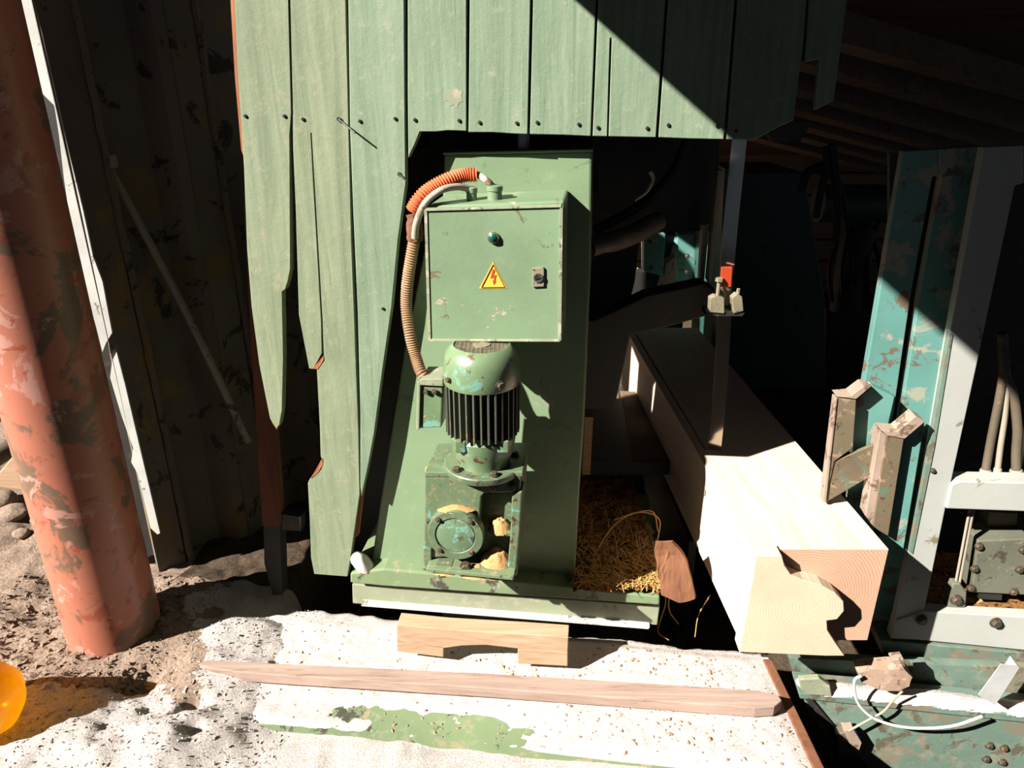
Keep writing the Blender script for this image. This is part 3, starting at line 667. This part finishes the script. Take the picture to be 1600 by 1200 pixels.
for q, w_ in (([(1110, 466), (1118, 462), (1132, 466), (1132, 490), (1109, 488)], 0), ([(1144, 466), (1152, 459), (1160, 464), (1162, 486), (1146, 490)], 1)):
    g = obj('guide_block', prism(q, 2.10, .03, 0), M['plate'], bg_, bevel=.002)
    hp = PY(*((1121, 464) if not w_ else (1153, 460)), 2.115); bm = BM()
    lathe(bm, [(.006, 0), (.006, .05 if not w_ else .012)], hp, seg=10); lathe(bm, [(.012 if not w_ else .006, .048 if not w_ else .01), (.012 if not w_ else .005, .058 if not w_ else .018)], hp, seg=6)
    obj('guide_bolt', bm, M['plate'], bg_)
obj('red_reflection', prism([(1128, 418), (1144, 418), (1142, 448), (1126, 448)], 2.118, .01, 0), M['red'], bg_)  # red patch put in for a reflection on the blade

# ------------------------------------------------------------------ log carriage at right
YF, YP = 1.91, 1.99
cp = thing('log_carriage', 'log carriage with teal slotted post and pale steel frame at right', 'log carriage', PP(1460, 1010, YP))
obj('post_face', prism([(1412, 236), (1466, 233), (1466, 275), (1457, 276), (1423, 462), (1396, 646), (1372, 800), (1330, 980), (1300, 980), (1350, 600)], YP, .03), M['post'], cp, bevel=.002)
obj('post_face', prism([(1466, 233), (1537, 228), (1484, 520), (1455, 690), (1421, 863), (1398, 980), (1345, 980), (1384, 800), (1408, 646), (1437, 462), (1471, 276), (1466, 275)], YP, .03), M['post'], cp, bevel=.002)
obj('slot_back', prism([(1440, 240), (1500, 240), (1440, 800), (1370, 800)], YP+.1, .01), M['dark'], cp)
obj('side_web', prism([(1412, 236), (1418, 236), (1356, 600), (1308, 980), (1300, 980), (1350, 600)], YP+.03, .03), M['teal'], cp)
obj('weld_strip', prism([(1480, 520), (1484, 520), (1452, 720), (1424, 855), (1418, 855), (1445, 720)], YP-.012, .012), M['dogp'], cp)
for nm_, parts in (('left', [
        ('jaw_bar', [(1307, 622), (1338, 626), (1333, 700), (1304, 721), (1290, 784), (1287, 784), (1296, 700)], .0, .03, 'dog'),
        ('web_plate', [(1302, 722), (1376, 690), (1372, 738), (1291, 785)], .004, .012, 'dog'),
        ('back_plate', [(1336, 627), (1364, 604), (1398, 620), (1382, 690), (1332, 714)], .04, .04, 'post'),
        ('jaw_top', [(1307, 620), (1338, 624), (1362, 604), (1350, 603), (1330, 618)], .0, .05, 'dogp'),
        ('jaw_edge', [(1305, 622), (1309, 622), (1291, 785), (1285, 784)], -.004, .03, 'dogp')]),
    ('right', [
        ('jaw_bar', [(1385, 680), (1413, 683), (1388, 838), (1364, 824)], .0, .05, 'dog'),
        ('jaw_edge', [(1375, 672), (1387, 682), (1365, 824), (1352, 806)], .006, .05, 'dogp'),
        ('back_plate', [(1413, 684), (1445, 659), (1412, 858), (1387, 838)], .03, .05, 'post'),
        ('jaw_top', [(1376, 672), (1402, 674), (1431, 650), (1446, 659), (1414, 686), (1387, 681)], -.004, .05, 'dogp')])):
    base = 1.90 if nm_ == 'left' else 1.875
    t = None
    for n2, poly, oy, dp, mm in parts:
        o = obj('log_dog' if t is None else n2, prism(poly, base+oy, dp), M[mm], t or cp, bevel=.002)
        if t is None: t = o; o['label'] = {'left': 'worn knee shaped dog over the timber edge', 'right': 'worn upright dog'}[nm_]

fr = cp
obj('upright', prism([(1537, 230), (1600, 227), (1600, 286), (1586, 290), (1524, 580), (1478, 790), (1444, 955), (1435, 1000), (1392, 998), (1421, 863), (1455, 690), (1484, 520)], YF, .03), M['pale'], fr, bevel=.002)
obj('teal_edge', prism([(1484, 520), (1489, 522), (1460, 700), (1426, 866), (1421, 863), (1455, 690)], YF-.003, .02), M['teal'], fr)
obj('middle_rail', prism([(1487, 757), (1500, 752), (1700, 756), (1700, 803), (1478, 795)], YF-.01, .06), M['pale'], fr, bevel=.004)
obj('bottom_rail', prism([(1443, 955), (1700, 970), (1700, 1026), (1434, 1000), (1392, 998), (1400, 970)], YF-.006, .04), M['pale'], fr, bevel=.003)
obj('inner_floor', prism([(1440, 950), (1700, 962), (1700, 972), (1440, 956)], YF+.03, .3), M['bark'], fr)
obj('inner_back', prism([(1390, 240), (1700, 240), (1700, 960), (1390, 960)], YF+.40, .02), M['dark'], fr)
for q in ((1555, 972), (1440, 968)): inst('bolt', bolt_l, fr, PP(*q, YF-.008))
inst('bolt', bolt_s, fr, PP(1457, 735, YF-.002))
bm = BM(); p = PP(1520, 962, YF+.02); heap(bm, (p.x+.06, p.y+.06, p.z), .2, .05, .015, seed=9); tag(obj('sawdust', bm, M['sawdust_y'], fr), kind='stuff')
# hoses and hydraulics inside the frame
for lab, pts, r_, mm in (
    ('straight olive hydraulic pipe nearest the frame upright', [(1537, 752), (1548, 690), (1562, 620), (1572, 560)], .011, 'hose'),
    ('thin grey hydraulic hose behind the curved one', [(1557, 750), (1563, 700), (1570, 650), (1574, 590)], .008, 'brace'),
    ('thick curved hydraulic hose with brass fitting at the right edge', [(1588, 752), (1588, 710), (1590, 670), (1584, 620), (1570, 580), (1566, 520)], .0125, 'hose')):
    t = thing('hydraulic_hose', lab, 'hose', PP(*pts[0], YF+.06), 'hydraulic hoses in the carriage frame')
    bm = BM(); tube(bm, [PP(*q, YF+.06) for q in pts], r_, 12, 8); obj('hose_line', bm, M[mm], t, True)
    bm = BM(); a = PP(*pts[0], YF+.06); b2 = PP(*pts[1], YF+.06); lathe(bm, [(r_*1.35, 0), (r_*1.35, .035), (r_*1.1, .04)], a, (b2-a), 12); obj('fitting', bm, M['brace'], t, True)
t = thing('valve_block', 'oily olive steel cover plate with bolts inside the carriage frame', 'valve block', PP(1560, 935, YF+.06))
obj('cover_plate', prism([(1528, 845), (1612, 842), (1602, 930), (1518, 926)], YF+.05, .1), M['valve'], t, bevel=.004)
obj('plate_foot', prism([(1530, 928), (1566, 930), (1565, 938), (1530, 936)], YF+.055, .06), M['dark'], t)
for q in ((1529, 853), (1522, 888), (1516, 918), (1592, 889), (1583, 924), (1597, 858)): inst('bolt', bolt_m, t, PP(*q, YF+.049))
obj('rear_tube', prism([(1545, 800), (1590, 802), (1586, 845), (1540, 845)], YF+.12, .05), M['hose'], t)
t = thing('pull_rod', 'twin thin steel pull rods ending in a bolted clevis', 'rod', PP(1493, 950, YF+.03))
for a, b_ in (((1515, 797), (1493, 912)), ((1521, 797), (1499, 912))):
    bm = BM(); tube(bm, [PP(*a, YF+.035), PP(*b_, YF+.035)], .0038, 8, 1); obj('rod', bm, M['brace'], t, True)
cv_ = obj('clevis', prism([(1490, 912), (1501, 912), (1511, 926), (1509, 948), (1502, 954), (1480, 952), (1484, 926)], YF+.02, .03), M['valve'], t, bevel=.004)
inst('bolt', bolt_l, cv_, PP(1493, 936, YF+.019))

# carriage bed below
bd = thing('carriage_bed', 'dusty teal steel bed below the timber and carriage frame', 'machine bed', PP(1430, 1200, 1.74))
obj('bed_beam', prism([(1375, 1000), (1700, 1030), (1700, 1054), (1380, 1026)], 1.90, .12), M['teal'], bd, bevel=.003)
obj('upper_web', prism([(1232, 1028), (1700, 1050), (1700, 1110), (1245, 1072)], 1.85, .03), M['teal'], bd)
obj('bed_ledge', prism([(1248, 1083), (1700, 1128), (1700, 1140), (1250, 1092)], 1.745, .09), M['teal'], bd, bevel=.003)
obj('front_sheet', prism([(1255, 1090), (1700, 1136), (1700, 1360), (1420, 1360), (1330, 1200), (1262, 1110)], 1.755, .02), M['teal'], bd, bevel=.002)
obj('diagonal_gusset', prism([(1258, 1092), (1268, 1092), (1440, 1300), (1420, 1320)], 1.745, .02), M['dark'], bd)
bm = BM()
for (q, rx, ry, h, s) in (((1375, 1082), .07, .034, .016, 5), ((1490, 1094), .07, .034, .016, 6), ((1610, 1106), .08, .034, .016, 7), ((1310, 1076), .07, .03, .016, 1), ((1440, 1088), .1, .032, .02, 2), ((1545, 1100), .09, .03, .016, 3), ((1265, 1066), .03, .03, .014, 4)):
    p = PP(*q, 1.775); heap(bm, (p.x, p.y, p.z-.004), rx*1.3, ry, h, seed=s)
tag(obj('sawdust_ridge', bm, M['sawdust'], bd), kind='stuff')
obj('lug_plate', prism([(1249, 1062), (1280, 1060), (1297, 1072), (1300, 1088), (1262, 1086), (1252, 1078)], 1.74, .02), M['rail'], bd, bevel=.003)
for q in ((1545, 1164), (1568, 1168), (1540, 1185), (1565, 1190)): inst('bolt', bolt_m, bd, PP(*q, 1.754))
t = thing('limit_switch', 'sawdust caked limit switch with a white cable on the teal bed', 'switch', PP(1385, 1078, 1.72))
bm = prism([(1342, 1052), (1360, 1047), (1412, 1046), (1425, 1058), (1420, 1072), (1405, 1080), (1375, 1078), (1345, 1066)], 1.715, .05); subdiv_jitter(bm, .004, 40, 2); obj('switch_body', bm, M['clay'], t, True)
obj('switch_head', prism([(1393, 1031), (1412, 1029), (1415, 1044), (1398, 1046)], 1.735, .03), M['dogp'], t, bevel=.003)
bm = BM(); tube(bm, [PP(x, y, 1.70) for x, y in ((1346, 1056), (1336, 1062), (1335, 1080), (1343, 1102), (1365, 1122), (1400, 1134), (1440, 1138), (1490, 1134), (1535, 1119))], .0042, 10, 8)
tag(obj('white_cable', bm, M['white'], None, True), 'white cable drooping in a loop across the teal bed', 'cable')
bm = BM(); tube(bm, [PP(x, y, 1.712) for x, y in ((1410, 1080), (1395, 1095), (1380, 1112), (1355, 1126), (1326, 1142))], .0035, 8, 8)
tag(obj('grey_cable', bm, M['brace'], None, True), 'thin grey cable running from the switch down to the left', 'cable')
t = thing('plug_connector', 'brown plug connector hanging below the switch on the bed', 'connector', PP(1325, 1190, 1.72))
bm = prism([(1318, 1142), (1334, 1141), (1346, 1160), (1342, 1172), (1330, 1168)], 1.71, .03); subdiv_jitter(bm, .002, 50, 1); obj('plug', bm, M['dogp'], t, True)
obj('plug_tail', prism([(1306, 1148), (1322, 1144), (1342, 1172), (1342, 1184), (1308, 1182)], 1.72, .03), M['hose'], t, bevel=.004)
t = thing('aluminium_bracket', 'bright aluminium angle bracket leaning on the teal bed', 'bracket', PP(1545, 1100, 1.70))
bm = BM(); prism([(1529, 1086), (1564, 1038), (1590, 1041), (1552, 1100)], 1.70, .003, bm=bm); prism([(1552, 1100), (1590, 1041), (1593, 1043), (1555, 1102)], 1.70, .04, bm=bm); obj('angle_profile', bm, M['alu'], t)

# ------------------------------------------------------------------ foreground deck and wood on it
ZD = -.05
dk = thing('steel_deck', 'low green steel deck plate strewn with sawdust before the saw', 'deck', PZ(800, 1080, ZD))
DQ = [(420, 960), (1200, 1028), (1290, 1224), (345, 1126)]
obj('deck_plate', slab(DQ, ZD, .05), M['base'], dk)
eb = slab([(1192, 1029), (1206, 1030), (1304, 1232), (1286, 1232)], ZD+.012, .07); obj('edge_board', eb, M['barkp'], dk, bevel=.003)
B0, B1, F1, F0 = [PZ(*q, ZD) for q in DQ]
def dust_h(u, v):
    p = F0.lerp(F1, u).lerp(B0.lerp(B1, u), v); x, y = p.x, p.y
    t = .011+.006*fbm(x, y, 5)+.004*fbm(x, y, 30, 3)
    t -= .02*math.exp(-((u-.36)/.20)**4)*math.exp(-((v-.12)/.13)**4)*(1+.5*fbm(x, y, 14))
    t += .012*math.exp(-((u-.8)/.25)**2)-.008*math.exp(-((u-.3)/.2)**2-((v-.7)/.25)**2)
    e = min(v, 1-v, 1.5*u+.02, (1-u)*2)
    return p, t*sstep(-.03, .10, e)-.004*sstep(.03, 0, e)*(v < .5)
bm = BM(); nx, ny = 200, 60; VG = [[None]*(nx+1) for _ in range(ny+1)]
for j in range(ny+1):
    for i in range(nx+1):
        p, t = dust_h(i/nx, j/ny); VG[j][i] = bm.verts.new((p.x, p.y, ZD+t*.8))
for j in range(ny):
    for i in range(nx): bm.faces.new((VG[j][i], VG[j][i+1], VG[j+1][i+1], VG[j+1][i])).smooth = True
tag(obj('sawdust_layer', bm, M['sawdust'], dk), kind='stuff')
# loose chips
bm = BM(); rnd = random.Random(3)
for k in range(900):
    p, t = dust_h(rnd.uniform(.02, .98), rnd.uniform(.03, .97)); x, y = p.x, p.y
    if rnd.random() > .25+.75*sstep(-.3, .5, x): continue
    s = rnd.choice((.003, .004, .005, .005, .008)); a = rnd.uniform(0, 6.28); z = ZD+max(0, t*.8)+.0015
    c = Vector((x, y, z)); u = Vector((math.cos(a), math.sin(a), rnd.uniform(-.3, .3)))*s; v = Vector((-math.sin(a), math.cos(a), rnd.uniform(-.3, .3)))*s*.55
    w1 = Vector((0, 0, s*.35)); vs = [bm.verts.new(c+p) for p in (u, v, -u, -v)]; top = bm.verts.new(c+w1)
    for i in range(4): bm.faces.new((vs[i], vs[(i+1) % 4], top))
tag(obj('wood_chips', bm, M['chip'], dk), kind='stuff')
bo = slab([(296, 1036), (330, 1031), (420, 1036), (760, 1052), (1180, 1078), (1216, 1086), (1222, 1094), (1210, 1104), (1180, 1106), (760, 1075), (440, 1055), (372, 1050), (330, 1044)], .010, .036)
tag(obj('rough_board', bo, M['board'], None, bevel=.003), 'long grey brown rough board lying across the sawdust deck', 'board')
sk = thing('wooden_skid', 'small tan wooden skid with an arched underside on the deck', 'skid', PP(755, 1030, 1.835))
obj('top_board', prism([(620, 976), (700, 984), (820, 991), (888, 996), (887, 1019), (812, 1014), (760, 1008), (722, 1009), (693, 1013), (620, 1004)], 1.725, .055), M['board2'], sk, bevel=.002)
obj('foot_block', prism([(620, 1004), (693, 1010), (693, 1027), (620, 1018)], 1.725, .06), M['board2'], sk, bevel=.002)
obj('foot_block', prism([(809, 1014), (887, 1019), (887, 1041), (809, 1037)], 1.725, .06), M['board2'], sk, bevel=.002)

# ------------------------------------------------------------------ bark heap, slabs and bark on the right of the column
bh = thing('bark_heap', 'heap of yellow bark fibre and chips right of the saw column', 'bark heap', (.34, 2.05, .15))
bm = BM(); n1, n2 = 40, 70; rows = []
for j in range(n2+1):
    y = 1.85+(2.56-1.85)*j/n2; row = []
    for i in range(n1+1):
        x = .19+.29*i/n1; e = min((x-.17)/.05, (.49-x)/.05, 1)
        row.append(bm.verts.new((x, y, .155+e*(.012+.014*fbm(x, y, 9)+.012*fbm(x, y, 40, 3)))))
    rows.append(row)
for j in range(n2):
    for i in range(n1): bm.faces.new((rows[j][i], rows[j][i+1], rows[j+1][i+1], rows[j+1][i])).smooth = True
tag(obj('bark_litter', bm, M['bark'], bh), kind='stuff')
bm = BM(); rnd = random.Random(5)
for k in range(900):
    x, y = rnd.uniform(.2, .48), 1.85+.5*rnd.random()**1.6; z = .172+.02*rnd.random(); a = rnd.uniform(0, 6.28); l = rnd.uniform(.01, .035)
    p = Vector((x, y, z)); u = Vector((math.cos(a)*l, math.sin(a)*l, rnd.uniform(-.008, .012)))
    s = Vector((-math.sin(a), math.cos(a), 0))*.0012
    q = [p-u, p+Vector((0, 0, .004)), p+u]
    vs = [(bm.verts.new(c+s), bm.verts.new(c-s)) for c in q]
    for i in range(2): bm.faces.new((vs[i][0], vs[i][1], vs[i+1][1], vs[i+1][0]))
tag(obj('fibre_strands', bm, M['strand'], bh), kind='stuff')
bm = BM()
for pts in (((935, 855), (960, 820), (990, 802), (1020, 800), (1028, 830)), ((960, 812), (1000, 800), (1030, 812), (1026, 850)), ((1030, 900), (1040, 940), (1028, 985), (1045, 1000)), ((1050, 900), (1045, 950), (1060, 975)), ((1110, 930), (1092, 960), (1086, 995))):
    tube(bm, [PY(x, y, 1.95) for x, y in pts], .0022, 6, 8)
tag(obj('long_fibres', bm, M['strand'], bh), kind='stuff')
bk = prism([(1025, 846), (1050, 848), (1070, 880), (1088, 935), (1062, 940), (1034, 930), (1028, 890)], 1.99, .015, 20); subdiv_jitter(bk, .012, 14, 3)
tag(obj('bark_strip', bk, M['barkp'], None), 'red brown bark strip hanging right of the bark heap', 'bark')
t = thing('roller_bed', 'dark steel roller bed carrying the timber behind the bark heap', 'roller bed', (.75, 2.6, -.33))
bm = BM(); box(bm, (.62, 2.75, -.075), (.03, 1.3, .50)); obj('side_plate', bm, M['dark'], t, bevel=.003)
bm = BM(); box(bm, (.92, 2.75, -.075), (.03, 1.3, .50)); obj('side_plate', bm, M['dark'], t, bevel=.003)
for y in (2.2, 2.6, 3.0, 3.35):
    bm = BM(); lathe(bm, [(.03, -.135), (.03, .135)], (.77, y, .168), Vector((1, 0, 0)), 20); obj('roller', bm, M['brace'], t, True)
obj('step_plate', prism([(905, 742), (1005, 745), (1012, 790), (905, 790)], 2.56, .1, 0), M['dark'], t)
for lab, poly, z in (('dusty grey slab board beside the column under the saw arm', [(926, 720), (930, 612), (966, 610), (985, 718)], .30), ('dusty grey slab board next to the timber side', [(988, 718), (969, 610), (1003, 612), (1042, 720)], .302)):
    tag(obj('slab_board', slab(poly, z, .05), M['wallwood'], None, bevel=.004), lab, 'board', 'slab boards behind the saw')
t = thing('slab_support', 'dark steel crossbeam carrying the slab boards', 'crossbeam', PY(985, 740, 2.44))
obj('crossbeam', prism([(915, 722), (1048, 722), (1055, 742), (915, 742)], 2.43, .6, 0), M['dark'], t)
obj('sawn_post', prism([(914, 652), (927, 652), (922, 742), (910, 742)], 2.36, .05, 0), M['board2'], t)

# ------------------------------------------------------------------ things in the dark hall behind
t = thing('machine_guard', 'dark green trapezoid machine guard in the shade behind the blade', 'machine guard', PY(1200, 590, 3.8))
obj('guard_panel', prism([(1128, 268), (1253, 268), (1262, 300), (1290, 470), (1290, 610), (1128, 610)], 3.8, .5, 0), M['bgreen'], t, bevel=.01)
obj('guard_shade_box', prism([(1132, 262), (1144, 262), (1136, 610), (1116, 610)], 3.3, .52, 0), M['bgreen'], t, bevel=.006)  # added box that keeps the sun off the guard panel
for q in ((1190, 303), (1198, 388), (1247, 482), (1255, 500)): inst('bolt', bolt_m, t, PY(*q, 3.798))
t = thing('rear_carriage', 'sunlit teal machine part far behind the saw opening', 'machine part', PY(1050, 450, 3.7))
for poly, dy, mm in (([(1006, 366), (1040, 366), (1036, 432), (1006, 424)], 0, 'post'), ([(1036, 366), (1062, 366), (1050, 430), (1034, 432)], .12, 'dark'), ([(1060, 366), (1100, 366), (1096, 440), (1028, 448), (1040, 410), (1052, 402)], .05, 'post'), ([(1040, 412), (1056, 400), (1060, 440), (1036, 446)], .0, 'dogp')):
    obj('plate', prism(poly, 3.75+dy, .08, 0), M[mm], t, bevel=.004)
bm = BM(); p = PY(1030, 440, 3.82); box(bm, (p.x, 3.87, p.z/2-.1), (.3, .08, p.z+.3)); obj('stand', bm, M['dark'], t)
for q in ((1016, 378), (1018, 418), (1074, 400), (1072, 425)): inst('bolt', bolt_m, t, PY(*q, 3.748))
tag(obj('roller_slab', slab([(960, 462), (996, 418), (1030, 448), (1010, 480)], .55, .06), M['foam'], None), 'bright sunlit flat slab seen through the saw opening', 'slab')
for lab, pts, r_ in (('black hose arching beside the dark green guard', [(1252, 300), (1262, 270), (1290, 262), (1310, 290), (1318, 330)], .02), ('thick black hose hanging from the dark roof', [(1300, 225), (1306, 280), (1310, 330), (1306, 380)], .018), ('dark hose drooping left of the carriage post', [(1275, 340), (1282, 300), (1292, 260), (1288, 230)], .016)):
    bm = BM(); tube(bm, [PY(*q, 3.05+.004*len(lab)) for q in pts], r_, 10, 8); tag(obj('hanging_hose', bm, M['black'], None, True), lab, 'hose', 'hoses in the dark hall')
t = thing('hydraulic_unit', 'dim dark hydraulic power unit behind the carriage post', 'power unit', PY(1330, 600, 4.4))
obj('unit_tank', prism([(1290, 480), (1400, 480), (1400, 610), (1290, 610)], 4.5, .4, 0), M['dark'], t, bevel=.02)
bm = BM(); lathe(bm, [(.11, 0), (.11, .5), (.08, .52)], PY(1278, 318, 4.4), Vector((1, 0, 0)), 24); obj('cylinder', bm, M['bgreen'], t, True)
bm = BM(); lathe(bm, [(.09, -.35), (.1, -.1), (.1, .15), (.07, .2)], PY(1335, 400, 4.45), seg=20); obj('pump_housing', bm, M['dark'], t, True)
for k in range(5):
    bm = BM(); tube(bm, [PY(1300+k*18, 470, 4.4), PY(1296+k*20, 420, 4.35), PY(1310+k*14, 370, 4.4), PY(1300+k*20, 330, 4.4)], .014, 8, 6); obj('pipe', bm, M['black'], t, True)
bm = BM(); tube(bm, [PY(1278, 258, 5.95), PY(1325, 256, 5.95), PY(1345, 250, 5.95), PY(1420, 247, 5.95)], .01, 8, 6)
t = thing('wall_cable', 'thin red cable with a small white box along the back wall', 'cable', PY(1345, 260, 5.95)); obj('cable_line', bm, M['red'], t)
obj('junction_box', prism([(1338, 243), (1345, 243), (1344, 256), (1337, 256)], 5.9, .05, 0), M['white'], t)

# ------------------------------------------------------------------ clutter at far left
p0, p1 = PY(-60, 690, 2.55), PY(60, 610, 2.75)
for lab, mm, q, r_ in (('pale yellow pole in the clutter behind the red pipe', 'board2', ((-70, 640), (50, 588), 2.6), .022), ('shiny steel tube in the clutter behind the red pipe', 'steel', ((-70, 690), (55, 618), 2.5), .02), ('dusty brown pipe stub in the clutter behind the red pipe', 'hose', ((-70, 755), (60, 672), 2.45), .035)):
    bm = BM(); tube(bm, [PY(*q[0], q[2]-.2), PY(*q[1], q[2]+.1)], r_, 16, 1); tag(obj('loose_tube', bm, M[mm], None, True), lab, 'tube', 'tubes at far left')
bm = prism([(-20, 760), (35, 695), (62, 750), (50, 768)], 2.12, .10, 0); tag(obj('wood_offcut', bm, M['board2'], None, bevel=.004), 'rough tan wooden offcut lying behind the red pipe', 'offcut')
rnd = random.Random(11)
labs = ['flat grey stone on the dirt left of the red pipe', 'small round stone on the dirt left of the red pipe', 'brown clod of earth against the red pipe', 'grey stone at the left picture edge', 'low clod nearest the orange canister']
for (x, y, s), lab in zip(((22, 812, .05), (33, 833, .025), (70, 810, .04), (8, 800, .05), (95, 965, .03)), labs):
    p = PZ(x, y, .04); bm = BM(); bmesh.ops.create_icosphere(bm, subdivisions=3, radius=1, matrix=Matrix.Translation((p.x, p.y, floor_h(p.x, p.y)+s*.25)) @ Matrix.Diagonal((s*1.3, s, s*.6, 1)))
    for v in bm.verts: v.co += noise.noise_vector(v.co*22)*s*.25
    tag(obj('stone', bm, M['earth'], None, True), lab, 'stone', 'stones on the dirt')
# orange canister
ce = PZ(40, 1168, -.03); cz = floor_h(ce.x, ce.y)-.02
t = thing('orange_canister', 'translucent orange plastic canister lying at the left picture edge', 'canister', (ce.x-.2, ce.y-.03, cz))
ax = Vector((.97, .12, -.02)); org = Vector((ce.x-.13, ce.y+.02, cz+.105))
bm = BM(); lathe(bm, [(.001, .13), (.04, .125), (.075, .105), (.095, .07), (.104, .03), (.106, -.05), (.106, -.24), (.085, -.28), (.001, -.285)], org, ax, 36, cap=False)
obj('canister_body', bm, M['amber'], t, True)
bm = BM(); lathe(bm, [(.03, -.285), (.03, -.325), (.025, -.33)], org, ax, 20); obj('cap', bm, M['orange'], t, True)
